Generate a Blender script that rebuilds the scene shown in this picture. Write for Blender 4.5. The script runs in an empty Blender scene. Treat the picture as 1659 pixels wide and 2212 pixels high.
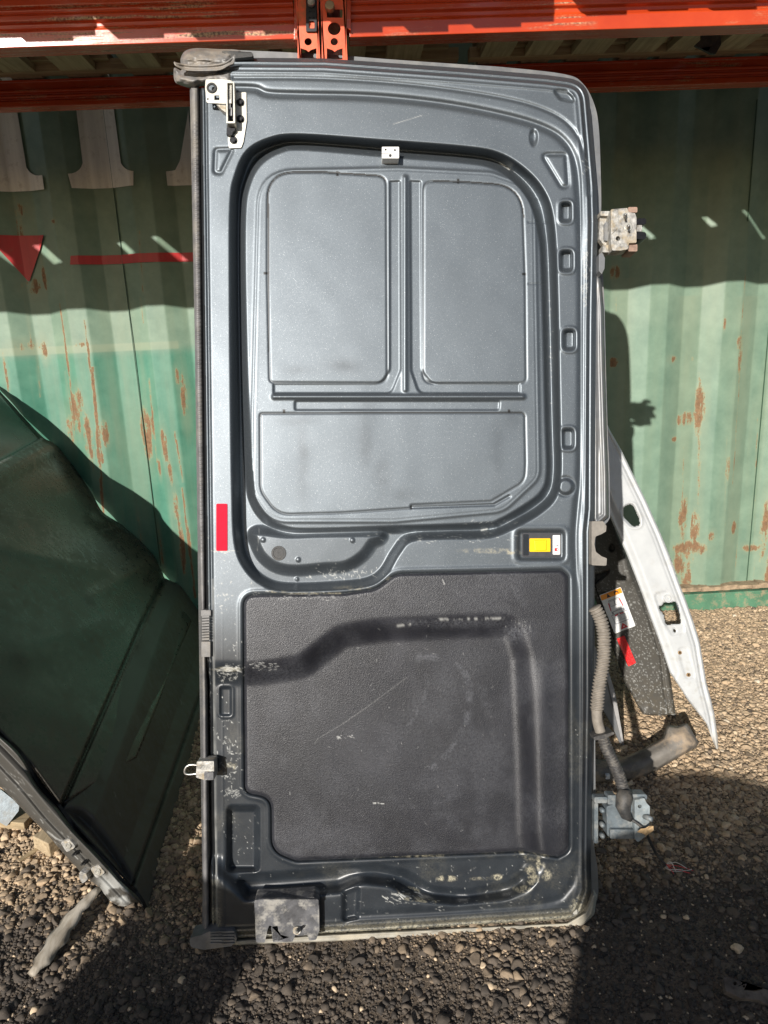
import bpy, bmesh, math, random
import numpy as np
from math import radians, sin, cos, tan, pi, atan2, hypot
from mathutils import Vector, Matrix
from mathutils.geometry import tessellate_polygon
random.seed(7); rng = np.random.default_rng(7)
scene = bpy.context.scene
COL = scene.collection

# ------------------------------------------------------------------ camera
F_PX, CX, CY = 1539.0, 829.5, 1106.0
PITCH, ROLL, YAW, CAMH = radians(14.2), radians(2.5), radians(1.8), 1.155
Fv = np.array([sin(YAW)*cos(PITCH), cos(YAW)*cos(PITCH), -sin(PITCH)])
R0 = np.array([cos(YAW), -sin(YAW), 0.0]); U0 = np.cross(R0, Fv)
Rv = R0*cos(ROLL) - U0*sin(ROLL); Uv = U0*cos(ROLL) + R0*sin(ROLL)
CAM = np.array([0.0, 0.0, CAMH])
cd = bpy.data.cameras.new('camera'); cam = bpy.data.objects.new('camera', cd); COL.objects.link(cam)
cd.sensor_fit = 'VERTICAL'; cd.sensor_height = 24.0; cd.sensor_width = 18.0
cd.lens = F_PX/2212.0*24.0; cd.clip_start = 0.02; cd.clip_end = 500
cam.matrix_world = Matrix(((Rv[0], Uv[0], -Fv[0], CAM[0]), (Rv[1], Uv[1], -Fv[1], CAM[1]), (Rv[2], Uv[2], -Fv[2], CAM[2]), (0, 0, 0, 1)))
scene.camera = cam

# ------------------------------------------------------------------ light
SUN_EL, SUN_AZ = radians(21.5), radians(204.5)
world = bpy.data.worlds.new('World'); scene.world = world; world.use_nodes = True
wn = world.node_tree.nodes; wl = world.node_tree.links
for n in list(wn): wn.remove(n)
sky = wn.new('ShaderNodeTexSky'); sky.sky_type = 'NISHITA'; sky.sun_disc = False
sky.sun_elevation = SUN_EL; sky.sun_rotation = SUN_AZ; sky.altitude = 50; sky.air_density = 1.0; sky.dust_density = 1.0
bg = wn.new('ShaderNodeBackground'); bg.inputs['Strength'].default_value = 0.052
wo = wn.new('ShaderNodeOutputWorld'); wl.new(sky.outputs[0], bg.inputs[0]); wl.new(bg.outputs[0], wo.inputs[0])
L = Vector((sin(SUN_AZ)*cos(SUN_EL), cos(SUN_AZ)*cos(SUN_EL), sin(SUN_EL)))
sd_ = bpy.data.lights.new('sun', 'SUN'); sd_.energy = 4.0; sd_.angle = radians(0.55); sd_.color = (1.0, 0.955, 0.895)
sun = bpy.data.objects.new('sun', sd_); COL.objects.link(sun)
sun.rotation_euler = L.to_track_quat('Z', 'Y').to_euler(); sun.location = L*20
scene.view_settings.view_transform = 'Standard'; scene.view_settings.look = 'None'
scene.view_settings.exposure = 0.62; scene.view_settings.gamma = 1.0

# ------------------------------------------------------------------ planes and picture-to-place helpers
def unit(v): v = np.array(v, float); return v/np.linalg.norm(v)
class Plane:
    """a real plane; at(x, y, w) is the point w metres in front of it seen at picture position x, y (1659 x 2212)"""
    def __init__(s, P, n): s.P = np.array(P, float); s.n = unit(n)
    def at(s, x, y, w=0.0):
        x = np.asarray(x, float); y = np.asarray(y, float); w = np.asarray(w, float)
        d = Fv + Rv*((x[..., None]-CX)/F_PX) - Uv*((y[..., None]-CY)/F_PX)
        t = (np.dot(s.P-CAM, s.n) + w)/(d@s.n)
        return CAM + d*t[..., None]
GROUND = Plane((0, 0, 0), (0, 0, 1))
WALL_Y = 2.71
WALL = Plane((0, WALL_Y, 0), (0, -1, 0))
LEAN = radians(14.2)
DOOR = Plane(GROUND.at(850, 2030), (0, -cos(LEAN), sin(LEAN)))

# ------------------------------------------------------------------ object helpers
def tag(o, label=None, cat=None, group=None, kind=None):
    if label: o['label'] = label
    if cat: o['category'] = cat
    if group: o['group'] = group
    if kind: o['kind'] = kind
    return o
def thing(name, loc, label, cat, group=None):
    o = bpy.data.objects.new(name, None); COL.objects.link(o); o.location = Vector([float(a) for a in loc]); o.empty_display_size = 0.1
    return tag(o, label, cat, group)
def wloc(p):
    v = Vector((0, 0, 0))
    while p is not None: v = v + p.location; p = p.parent
    return v
def link(name, me, m, parent=None, smooth=True, base=None):
    o = bpy.data.objects.new(name, me); COL.objects.link(o)
    if parent is not None: o.parent = parent; off = wloc(parent)
    elif base is not None: off = Vector([float(a) for a in base]); o.location = off
    else: off = Vector((0, 0, 0))
    if off.length > 0: me.transform(Matrix.Translation(-off))
    if m is not None: me.materials.append(m)
    if smooth: me.polygons.foreach_set('use_smooth', [True]*len(me.polygons))
    return o
class MB:
    def __init__(s): s.v = []; s.f = []
    def add(s, vs, fs):
        o = len(s.v); s.v += [tuple(float(c) for c in v) for v in vs]; s.f += [tuple(o+i for i in f) for f in fs]; return s
    def mesh(s, name):
        me = bpy.data.meshes.new(name); me.from_pydata(s.v, [], s.f); me.update(); return me
    def box(s, x0, y0, z0, x1, y1, z1):
        vs = [(x, y, z) for x in (x0, x1) for y in (y0, y1) for z in (z0, z1)]
        return s.add(vs, [(0, 1, 3, 2), (4, 6, 7, 5), (0, 4, 5, 1), (2, 3, 7, 6), (0, 2, 6, 4), (1, 5, 7, 3)])
    def hull8(s, a, b):   # two quads a (front), b (back)
        return s.add(list(a)+list(b), [(0, 1, 2, 3), (7, 6, 5, 4), (0, 4, 5, 1), (1, 5, 6, 2), (2, 6, 7, 3), (3, 7, 4, 0)])
    def tube(s, pts, rad, seg=10, cap=True):
        pts = [Vector([float(c) for c in p]) for p in pts]; n = len(pts)
        rads = rad if hasattr(rad, '__len__') else [rad]*n
        o = len(s.v); up = None
        for i, p in enumerate(pts):
            t = (pts[min(i+1, n-1)]-pts[max(i-1, 0)]).normalized()
            if up is None: up = t.orthogonal().normalized()
            a = (up - t*up.dot(t)).normalized(); up = a; b = t.cross(a)
            for k in range(seg):
                q = p + (a*cos(2*pi*k/seg)+b*sin(2*pi*k/seg))*rads[i]; s.v.append(tuple(q))
        for i in range(n-1):
            for k in range(seg):
                k2 = (k+1) % seg; s.f.append((o+i*seg+k, o+i*seg+k2, o+(i+1)*seg+k2, o+(i+1)*seg+k))
        if cap:
            s.f.append(tuple(o+k for k in range(seg))[::-1]); s.f.append(tuple(o+(n-1)*seg+k for k in range(seg)))
        return s
    def plate(s, pl, outline, w1, w0, holes=(), bevel=0.0):
        """solid cut plate standing on plane pl: outline in picture px read at the front level w1, back at w0"""
        loops = [outline]+list(holes)
        fr = [[pl.at(x, y, w1) for x, y in lp] for lp in loops]
        bk = [[p - pl.n*(w1-w0) for p in lp] for lp in fr]
        tri = tessellate_polygon([[Vector(p) for p in lp] for lp in fr])
        flat = [p for lp in fr for p in lp]; N = len(flat)
        vs = flat+[p for lp in bk for p in lp]
        # fix orientation towards the normal
        fs = []
        for t in tri:
            a, b, c = (flat[i] for i in t)
            if np.dot(np.cross(b-a, c-a), pl.n) < 0: t = (t[0], t[2], t[1])
            fs.append(tuple(t)); fs.append((t[2]+N, t[1]+N, t[0]+N))
        o = 0
        for lp in loops:
            m = len(lp)
            for i in range(m): j = (i+1) % m; fs.append((o+i, o+j, o+j+N, o+i+N))
            o += m
        return s.add(vs, fs)
def build(mb, name, m, parent=None, smooth=False, bevel=0.0, seg=2, base=None, sub=0):
    me = mb.mesh(name)
    bm = bmesh.new(); bm.from_mesh(me); bmesh.ops.remove_doubles(bm, verts=bm.verts, dist=1e-6)
    bmesh.ops.recalc_face_normals(bm, faces=bm.faces); bm.to_mesh(me); bm.free()
    o = link(name, me, m, parent, smooth, base)
    if bevel > 0:
        b = o.modifiers.new('bevel', 'BEVEL'); b.width = bevel; b.segments = seg; b.limit_method = 'ANGLE'; b.angle_limit = radians(35)
        o.data.polygons.foreach_set('use_smooth', [True]*len(me.polygons)); b.harden_normals = True
    if sub:
        b = o.modifiers.new('sub', 'SUBSURF'); b.levels = sub; b.render_levels = sub
    return o
def rpoly(pts, n=6):
    """polygon with a corner radius per vertex (x, y, r)"""
    out = []; N = len(pts)
    for i in range(N):
        p = np.array(pts[i][:2], float); r = pts[i][2] if len(pts[i]) > 2 else 0
        a = np.array(pts[i-1][:2], float)-p; b = np.array(pts[(i+1) % N][:2], float)-p
        la, lb = np.linalg.norm(a), np.linalg.norm(b)
        if r <= 0: out.append(tuple(p)); continue
        a /= la; b /= lb
        ang = math.acos(max(-1, min(1, float(a@b)))); d = min(r/max(tan(ang/2), 1e-3), la*.49, lb*.49)
        p0, p1 = p+a*d, p+b*d
        for k in range(n+1):
            t = k/n; out.append(tuple((1-t)**2*p0+2*t*(1-t)*p+t*t*p1))
    return out
def rr(x0, y0, x1, y1, r=4, n=4): return rpoly([(x0, y0, r), (x1, y0, r), (x1, y1, r), (x0, y1, r)], n)
def circ(cx, cy, r, n=20, ry=None): return [(cx+r*cos(2*pi*k/n), cy+(ry or r)*sin(2*pi*k/n)) for k in range(n)]
def spline(pts, k=6, closed=False):
    pts = [np.array(p, float) for p in pts]; N = len(pts); out = []
    rngi = range(N if closed else N-1)
    for i in rngi:
        if closed: p0, p1, p2, p3 = pts[i-1], pts[i], pts[(i+1) % N], pts[(i+2) % N]
        else: p0, p1, p2, p3 = pts[max(i-1, 0)], pts[i], pts[i+1], pts[min(i+2, N-1)]
        for j in range(k):
            t = j/k; out.append(.5*((2*p1)+(-p0+p2)*t+(2*p0-5*p1+4*p2-p3)*t*t+(-p0+3*p1-3*p2+p3)*t**3))
    if not closed: out.append(pts[-1])
    return [tuple(p) for p in out]

# ------------------------------------------------------------------ fields
def sdf(X, Y, poly, reach=60):
    """signed distance in px, positive inside; only worked out near the polygon"""
    P = np.array(poly, float); x0, y0 = P.min(0)-reach; x1, y1 = P.max(0)+reach
    out = np.full(X.shape, -float(reach)); m = (X >= x0) & (X <= x1) & (Y >= y0) & (Y <= y1)
    x = X[m]; y = Y[m]; d = np.full(x.shape, 1e18); ins = np.zeros(x.shape, bool)
    N = len(P)
    for i in range(N):
        ax, ay = P[i]; bx, by = P[(i+1) % N]; ex, ey = bx-ax, by-ay; l2 = ex*ex+ey*ey
        if l2 < 1e-12: continue
        t = np.clip(((x-ax)*ex+(y-ay)*ey)/l2, 0, 1); d = np.minimum(d, (x-ax-ex*t)**2+(y-ay-ey*t)**2)
        if ay != by:
            c = ((ay > y) != (by > y)) & (x < ex*(y-ay)/(ey)+ax); ins ^= c
    d = np.sqrt(d); out[m] = np.where(ins, d, -d); return out
def ldist(X, Y, line, reach=40):
    P = np.array(line, float); x0, y0 = P.min(0)-reach; x1, y1 = P.max(0)+reach
    out = np.full(X.shape, float(reach)); m = (X >= x0) & (X <= x1) & (Y >= y0) & (Y <= y1)
    x = X[m]; y = Y[m]; d = np.full(x.shape, 1e18)
    for i in range(len(P)-1):
        ax, ay = P[i]; bx, by = P[i+1]; ex, ey = bx-ax, by-ay; l2 = max(ex*ex+ey*ey, 1e-9)
        t = np.clip(((x-ax)*ex+(y-ay)*ey)/l2, 0, 1); d = np.minimum(d, (x-ax-ex*t)**2+(y-ay-ey*t)**2)
    out[m] = np.sqrt(d); return out
def ss(a, b, x): t = np.clip((x-a)/(b-a), 0, 1); return t*t*(3-2*t)
def bump(d, w): return np.exp(-(d/w)**2)
LAT = rng.random((256, 256))
def vn(x, y, s, seed=0, octv=4):
    out = 0; amp = 1; tot = 0
    for o in range(octv):
        u = x/s+seed*17.3; v = y/s+seed*9.1; iu = np.floor(u).astype(int); iv = np.floor(v).astype(int)
        fu = u-iu; fv = v-iv; fu = fu*fu*(3-2*fu); fv = fv*fv*(3-2*fv)
        g = lambda a, b: LAT[a % 256, b % 256]
        out = out + amp*((g(iu, iv)*(1-fu)+g(iu+1, iv)*fu)*(1-fv)+(g(iu, iv+1)*(1-fu)+g(iu+1, iv+1)*fu)*fv)
        tot += amp; amp *= .55; s = s/2.03; seed += 3
    return out/tot
def relief(name, pl, outline, step, hfun, m, parent, paint=None, rim=6, rimdepth=.006, smooth=True, holes=()):
    """pressed panel: a grid over the outline, raised by hfun (metres); hfun(X, Y, sd) and paint(X, Y, sd, h) read picture px"""
    P = np.array(outline); x0, y0 = P.min(0)-step; x1, y1 = P.max(0)+step
    xs = np.arange(x0, x1+step, step); ys = np.arange(y0, y1+step, step); X, Y = np.meshgrid(xs, ys)
    sd = sdf(X, Y, outline, 400)
    gy, gx = np.gradient(sd, step)
    gn = np.hypot(gx, gy)+1e-9; out = (sd < 0) & (sd > -1.6*step)
    X = np.where(out, X - gx/gn*sd, X); Y = np.where(out, Y - gy/gn*sd, Y); sdc = np.where(out, 0, sd)
    h = hfun(X, Y, sdc)
    if rimdepth: h = h - rimdepth*(1-ss(0, rim, sdc))**2
    keep = sd > -1.6*step
    co = pl.at(X, Y, h)
    q = keep[:-1, :-1] & keep[1:, :-1] & keep[:-1, 1:] & keep[1:, 1:]
    # drop quads wholly outside
    q &= ((sd[:-1, :-1] > 0) | (sd[1:, :-1] > 0) | (sd[:-1, 1:] > 0) | (sd[1:, 1:] > 0))
    for H in holes:
        hs = sdf(X, Y, H, 20) > .8; q &= ~(hs[:-1, :-1] | hs[1:, 1:])
    idx = np.arange(X.size).reshape(X.shape)
    F4 = np.stack([idx[:-1, :-1][q], idx[1:, :-1][q], idx[1:, 1:][q], idx[:-1, 1:][q]], 1)
    used = np.unique(F4); remap = np.full(X.size, -1); remap[used] = np.arange(len(used)); F4 = remap[F4]
    V = co.reshape(-1, 3)[used]
    me = bpy.data.meshes.new(name); me.vertices.add(len(V)); me.vertices.foreach_set('co', V.astype(np.float32).ravel())
    me.loops.add(F4.size); me.loops.foreach_set('vertex_index', F4.astype(np.int32).ravel())
    me.polygons.add(len(F4)); me.polygons.foreach_set('loop_start', np.arange(0, F4.size, 4, dtype=np.int32)); me.polygons.foreach_set('loop_total', np.full(len(F4), 4, np.int32))
    me.update(calc_edges=True)
    if paint is not None:
        c = paint(X, Y, sdc, h); A = np.stack([np.broadcast_to(k, X.shape).reshape(-1)[used] for k in c], 1)
        at = me.attributes.new('pt', 'FLOAT_COLOR', 'POINT'); at.data.foreach_set('color', A.astype(np.float32).ravel())
    return link(name, me, m, parent, smooth)

# ------------------------------------------------------------------ materials
def mat(name):
    m = bpy.data.materials.new(name); m.use_nodes = True; nt = m.node_tree
    return m, nt, nt.nodes['Principled BSDF']
def N(nt, t, **kw):
    n = nt.nodes.new(t)
    for k, v in kw.items():
        if k in n.inputs: n.inputs[k].default_value = v
        else: setattr(n, k, v)
    return n
def coords(nt): return N(nt, 'ShaderNodeNewGeometry').outputs['Position']
def noise(nt, scale, detail=4, rough=.6, vec=None, dist=0):
    n = N(nt, 'ShaderNodeTexNoise', Scale=scale, Detail=detail, Roughness=rough, Distortion=dist)
    nt.links.new(vec if vec is not None else coords(nt), n.inputs['Vector']); return n.outputs['Fac']
def ramp(nt, fac, stops):
    r = N(nt, 'ShaderNodeValToRGB'); e = r.color_ramp.elements
    while len(e) < len(stops): e.new(.5)
    for i, (p, c) in enumerate(stops): e[i].position = p; e[i].color = tuple(c)+((1,) if len(c) == 3 else ())
    nt.links.new(fac, r.inputs[0]); return r.outputs[0]
def mix(nt, fac, a, b, mode='MIX'):
    n = N(nt, 'ShaderNodeMix', data_type='RGBA', blend_type=mode)
    for s, v in ((n.inputs[0], fac), (n.inputs[6], a), (n.inputs[7], b)):
        if isinstance(v, (int, float)): s.default_value = v
        elif isinstance(v, tuple): s.default_value = v if len(v) == 4 else v+(1,)
        else: nt.links.new(v, s)
    return n.outputs[2]
def math_(nt, op, a, b=None, c=None):
    n = N(nt, 'ShaderNodeMath', operation=op)
    for s, v in zip(n.inputs, (a, b, c)):
        if v is None: continue
        if isinstance(v, (int, float)): s.default_value = v
        else: nt.links.new(v, s)
    return n.outputs[0]
def bumpn(nt, h, strength, dist, bs):
    b = N(nt, 'ShaderNodeBump', Strength=strength, Distance=dist); nt.links.new(h, b.inputs['Height']); nt.links.new(b.outputs[0], bs.inputs['Normal'])
def simple(name, col, rough=.5, metal=0.0, var=.25, scale=40, bump_s=0.0, bump_scale=200, dirt=None, dirt_amt=.4, dirt_scale=12, coat=0.0, spec=.5):
    m, nt, bs = mat(name)
    f = noise(nt, scale, 5)
    c = ramp(nt, f, [(.3, tuple(k*(1-var) for k in col)), (.7, tuple(min(1, k*(1+var)) for k in col))])
    if dirt:
        d = noise(nt, dirt_scale, 8, .7); dm = ramp(nt, d, [(.5-.0, (0, 0, 0)), (.62, (1, 1, 1))])
        c = mix(nt, math_(nt, 'MULTIPLY', dm, dirt_amt), c, tuple(dirt))
        r = math_(nt, 'ADD', math_(nt, 'MULTIPLY', dm, .3*dirt_amt), rough); nt.links.new(r, bs.inputs['Roughness'])
    else: bs.inputs['Roughness'].default_value = rough
    nt.links.new(c, bs.inputs['Base Color']); bs.inputs['Metallic'].default_value = metal; bs.inputs['Coat Weight'].default_value = coat
    bs.inputs['Specular IOR Level'].default_value = spec
    if bump_s: bumpn(nt, noise(nt, bump_scale, 4), bump_s, .002, bs)
    return m

def door_metal():
    m, nt, bs = mat('grey metallic door paint')
    at = N(nt, 'ShaderNodeAttribute', attribute_name='pt'); sp = N(nt, 'ShaderNodeSeparateColor'); nt.links.new(at.outputs['Color'], sp.inputs[0])
    fl = N(nt, 'ShaderNodeTexVoronoi', Scale=1300.0); nt.links.new(coords(nt), fl.inputs['Vector'])
    fs = N(nt, 'ShaderNodeSeparateColor'); nt.links.new(fl.outputs['Color'], fs.inputs[0])
    flake = ramp(nt, fs.outputs[0], [(.0, (.108, .126, .142)), (.85, (.140, .160, .178)), (.985, (.18, .20, .22)), (1.0, (.40, .43, .45))])
    soft = noise(nt, 6, 5, .6)
    c = mix(nt, ramp(nt, soft, [(.35, (0, 0, 0)), (.75, (.35, .35, .35))]), flake, (.122, .139, .153))
    c = mix(nt, sp.outputs[2], c, (.008, .0105, .0145))
    met = math_(nt, 'MULTIPLY', math_(nt, 'SUBTRACT', 1.0, sp.outputs[2]), .78)
    fine = noise(nt, 260, 5, .7)
    cm = math_(nt, 'MULTIPLY', sp.outputs[1], ramp(nt, fine, [(.36, (0, 0, 0)), (.6, (1, 1, 1))]))
    c = mix(nt, cm, c, (.42, .38, .27))
    c = mix(nt, sp.outputs[0], c, (.62, .62, .58))
    dirt = math_(nt, 'MAXIMUM', cm, sp.outputs[0])
    inv = math_(nt, 'SUBTRACT', 1.0, dirt)
    met = math_(nt, 'MULTIPLY', met, inv)
    c = mix(nt, at.outputs['Alpha'], c, (.003, .003, .003))
    met = math_(nt, 'MULTIPLY', met, math_(nt, 'SUBTRACT', 1.0, at.outputs['Alpha']))
    nt.links.new(c, bs.inputs['Base Color']); nt.links.new(met, bs.inputs['Metallic'])
    r = math_(nt, 'SUBTRACT', math_(nt, 'ADD', .50, math_(nt, 'MULTIPLY', dirt, .35)), math_(nt, 'MULTIPLY', sp.outputs[2], .19)); nt.links.new(r, bs.inputs['Roughness'])
    bs.inputs['Coat Weight'].default_value = .22; bs.inputs['Coat Roughness'].default_value = .34
    bumpn(nt, noise(nt, 900, 2), .10, .0006, bs)
    return m
def trim_plastic():
    m, nt, bs = mat('scuffed black grained plastic')
    at = N(nt, 'ShaderNodeAttribute', attribute_name='pt'); sp = N(nt, 'ShaderNodeSeparateColor'); nt.links.new(at.outputs['Color'], sp.inputs[0])
    a = noise(nt, 5, 6, .65, dist=1.2); b = noise(nt, 60, 5, .7)
    c = ramp(nt, a, [(.3, (.009, .0094, .0122)), (.5, (.014, .0145, .0188)), (.72, (.027, .0275, .0335))])
    c = mix(nt, ramp(nt, b, [(.4, (0, 0, 0)), (.8, (.5, .5, .5))]), c, (.022, .022, .025))
    c = mix(nt, math_(nt, 'MULTIPLY', sp.outputs[1], ramp(nt, noise(nt, 240, 5, .7), [(.35, (0.1, .1, .1)), (.6, (1, 1, 1))])), c, (.090, .093, .104))
    c = mix(nt, sp.outputs[0], c, (.5, .5, .48))
    nt.links.new(c, bs.inputs['Base Color'])
    bs.inputs['Roughness'].default_value = .40; bs.inputs['Specular IOR Level'].default_value = .5
    v = N(nt, 'ShaderNodeTexVoronoi', Scale=640.0); nt.links.new(coords(nt), v.inputs['Vector'])
    bumpn(nt, math_(nt, 'ADD', v.outputs['Distance'], math_(nt, 'MULTIPLY', noise(nt, 420, 3), 1.0)), .38, .0009, bs)
    return m
M_DOOR = door_metal(); M_TRIM = trim_plastic()
M_SKIN = simple('dull grey outer skin paint', (.20, .205, .21), .42, .45, .2, 25, dirt=(.30, .28, .24), dirt_amt=.35)
M_RUBBER = simple('weathered grey rubber', (.17, .165, .16), .6, 0, .25, 60, .3, 300, dirt=(.30, .27, .22), dirt_amt=.4)
M_BLACKRUB = simple('black rubber', (.03, .03, .03), .55, 0, .3, 60, .2, 300, dirt=(.22, .19, .15), dirt_amt=.35)
M_CORNER = simple('torn grey rubber', (.17, .165, .16), .42, 0, .4, 22, .4, 60, dirt=(.34, .27, .19), dirt_amt=.4)
M_ZINC = simple('zinc plated steel', (.56, .54, .48), .4, .55, .18, 50, .1, 300)
M_CAST = simple('dirty cast metal', (.36, .35, .325), .55, .45, .6, 90, .5, 220, dirt=(.42, .33, .20), dirt_amt=.6, dirt_scale=40)
M_CAST2 = simple('grey blue painted cast hinge', (.13, .155, .17), .5, .3, .3, 50, .3, 200, dirt=(.30, .30, .28), dirt_amt=.6, dirt_scale=30)
M_BOLT = simple('black bolt steel', (.02, .02, .022), .4, .6, .3, 200)
M_STEEL = simple('bright worn steel', (.55, .53, .50), .28, .9, .15, 80)
M_DARK = simple('dark void plastic', (.012, .012, .012), .6, 0, .3)
M_BEZEL = simple('dark grey bezel plastic', (.045, .045, .05), .4, 0, .2, 60)
M_YELLOW = simple('yellow plastic', (.86, .50, .0), .4, 0, .06, 60)
M_WHITEP = simple('white plastic', (.72, .72, .70), .4, 0, .05, 60)
M_RED = simple('red reflective tape', (.62, .002, .025), .6, 0, .15, 120, .2, 500, spec=.15)
M_RED2 = simple('bright red reflector', (.85, .01, .012), .3, 0, .3, 500, .8, 500, coat=.6)
M_REDINK = simple('red ink', (.6, .03, .04), .5, 0, .05)
M_INK = simple('black ink', (.03, .03, .03), .5, 0, .05)
M_GINK = simple('grey ink', (.25, .25, .27), .5, 0, .05)
M_ORINK = simple('orange ink', (.85, .30, .02), .4, 0, .05)
M_BRACKET = simple('scuffed grey bracket plastic', (.09, .09, .095), .45, .1, .5, 45, .3, 120, dirt=(.36, .34, .30), dirt_amt=.7, dirt_scale=30)
M_HARN = simple('dusty corrugated tube plastic', (.20, .175, .145), .65, 0, .25, 80, .2, 300)
M_HARN2 = simple('dirty dark tube plastic', (.055, .052, .05), .5, 0, .3, 80, .2, 300, dirt=(.2, .18, .15), dirt_amt=.5, dirt_scale=40)
M_CLIP = simple('brown grey clip plastic', (.21, .19, .165), .55, 0, .2, 50, .3, 200)
M_GBLACK = simple('gloss black panel', (.016, .016, .018), .16, 0, .3, 20, coat=.6)

def rust_wall():
    m, nt, bs = mat('faded green container paint with rust')
    at = N(nt, 'ShaderNodeAttribute', attribute_name='pt'); sp = N(nt, 'ShaderNodeSeparateColor'); nt.links.new(at.outputs['Color'], sp.inputs[0])
    # R rust, G pale fading, B lower paint coat, A pale stripe
    g = noise(nt, 14, 7, .65)
    up = ramp(nt, g, [(.3, (.125, .200, .145)), (.7, (.205, .290, .210))])
    lo = ramp(nt, g, [(.3, (.040, .170, .112)), (.7, (.076, .240, .165))])
    c = mix(nt, sp.outputs[2], up, lo)
    mp = N(nt, 'ShaderNodeMapping'); mp.inputs['Scale'].default_value = (26, 1, 1.1); nt.links.new(coords(nt), mp.inputs[0])
    st = noise(nt, 1.0, 6, .6, mp.outputs[0])
    c = mix(nt, ramp(nt, st, [(.45, (0, 0, 0)), (.8, (.45, .45, .45))]), c, (.19, .25, .17))
    c = mix(nt, math_(nt, 'MULTIPLY', sp.outputs[1], .5), c, (.24, .265, .175))
    c = mix(nt, at.outputs['Alpha'], c, (.27, .31, .21))
    fr = noise(nt, 90, 8, .75)
    mp2 = N(nt, 'ShaderNodeMapping'); mp2.inputs['Scale'].default_value = (70, 1, 9); nt.links.new(coords(nt), mp2.inputs[0])
    fv = noise(nt, 1.0, 7, .7, mp2.outputs[0])
    rf = math_(nt, 'SUBTRACT', math_(nt, 'ADD', sp.outputs[0], math_(nt, 'ADD', math_(nt, 'MULTIPLY', math_(nt, 'SUBTRACT', fr, .5), 1.4), math_(nt, 'MULTIPLY', math_(nt, 'SUBTRACT', fv, .5), 2.2))), 0.0)
    rf = math_(nt, 'MULTIPLY', rf, ramp(nt, sp.outputs[0], [(.02, (0, 0, 0)), (.25, (1, 1, 1))]))
    rm = ramp(nt, rf, [(.38, (0, 0, 0)), (.58, (.9, .9, .9))])
    halo = ramp(nt, rf, [(.2, (0, 0, 0)), (.5, (.5, .5, .5))])
    c = mix(nt, halo, c, (.36, .31, .15))
    rc = ramp(nt, noise(nt, 90, 6, .7), [(.3, (.10, .042, .020)), (.55, (.20, .10, .048)), (.75, (.30, .19, .095))])
    c = mix(nt, rm, c, rc)
    nt.links.new(c, bs.inputs['Base Color'])
    r = math_(nt, 'ADD', .5, math_(nt, 'MULTIPLY', rm, .35)); nt.links.new(r, bs.inputs['Roughness'])
    bumpn(nt, math_(nt, 'ADD', math_(nt, 'MULTIPLY', rm, .5), math_(nt, 'MULTIPLY', noise(nt, 30, 6), .4)), .4, .002, bs)
    return m
M_WALL = rust_wall()
def letter_mat(name, col, rustamt=.35):
    m, nt, bs = mat(name)
    mp = N(nt, 'ShaderNodeMapping'); mp.inputs['Scale'].default_value = (40, 1, 1.5); nt.links.new(coords(nt), mp.inputs[0])
    s = noise(nt, 1.0, 6, .6, mp.outputs[0])
    c = ramp(nt, s, [(.35, col), (.75, tuple(k*.72 for k in col))])
    c = mix(nt, math_(nt, 'MULTIPLY', ramp(nt, noise(nt, 40, 7, .7), [(.55, (0, 0, 0)), (.7, (1, 1, 1))]), rustamt), c, (.22, .15, .08))
    nt.links.new(c, bs.inputs['Base Color']); bs.inputs['Roughness'].default_value = .5
    return m
M_LETTER = letter_mat('weathered white lettering', (.80, .77, .68)); M_LRED = letter_mat('faded red marking', (.50, .035, .035), .2)

def rack_mat():
    m, nt, bs = mat('glossy orange red rack paint')
    c = ramp(nt, noise(nt, 9, 5), [(.3, (.44, .042, .010)), (.7, (.56, .066, .014))])
    mp = N(nt, 'ShaderNodeMapping'); mp.inputs['Scale'].default_value = (3, 60, 60); nt.links.new(coords(nt), mp.inputs[0])
    s = noise(nt, 1.4, 8, .75, mp.outputs[0])
    big = ramp(nt, noise(nt, 4.5, 3), [(.44, (0, 0, 0)), (.56, (1, 1, 1))])
    wm = math_(nt, 'MULTIPLY', ramp(nt, s, [(.52, (0, 0, 0)), (.60, (1, 1, 1))]), big)
    c = mix(nt, wm, c, ramp(nt, noise(nt, 200, 4), [(.4, (.10, .05, .03)), (.6, (.5, .33, .18))]))
    nt.links.new(c, bs.inputs['Base Color'])
    nt.links.new(math_(nt, 'ADD', .22, math_(nt, 'MULTIPLY', wm, .5)), bs.inputs['Roughness'])
    bs.inputs['Coat Weight'].default_value = .4; bs.inputs['Coat Roughness'].default_value = .12
    bumpn(nt, noise(nt, 35, 4), .12, .002, bs)
    return m
M_RACK = rack_mat()
M_RACKPOST = simple('orange rack post paint', (.80, .095, .022), .4, 0, .12, 30, .15, 80, dirt=(.32, .16, .06), dirt_amt=.6, dirt_scale=14)
def wood(name, a, b, vec=(3, 30, 60)):
    m, nt, bs = mat(name)
    mp = N(nt, 'ShaderNodeMapping'); mp.inputs['Scale'].default_value = vec; nt.links.new(coords(nt), mp.inputs[0])
    s = noise(nt, 1.5, 8, .65, mp.outputs[0], .6)
    c = ramp(nt, s, [(.3, a), (.7, b)]); c = mix(nt, ramp(nt, noise(nt, 8, 5), [(.4, (0, 0, 0)), (.8, (.5, .5, .5))]), c, (.12, .11, .08))
    nt.links.new(c, bs.inputs['Base Color']); bs.inputs['Roughness'].default_value = .8; bumpn(nt, s, .5, .003, bs); return m
M_WOOD = wood('weathered pallet wood', (.26, .19, .11), (.52, .41, .26), (60, 3, 60))
M_WOOD2 = wood('weathered pallet rail wood', (.27, .19, .10), (.52, .40, .24), (3, 60, 60))
M_DRIFT = wood('grey splintered wood', (.22, .18, .13), (.55, .5, .42), (40, 12, 12))

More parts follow.
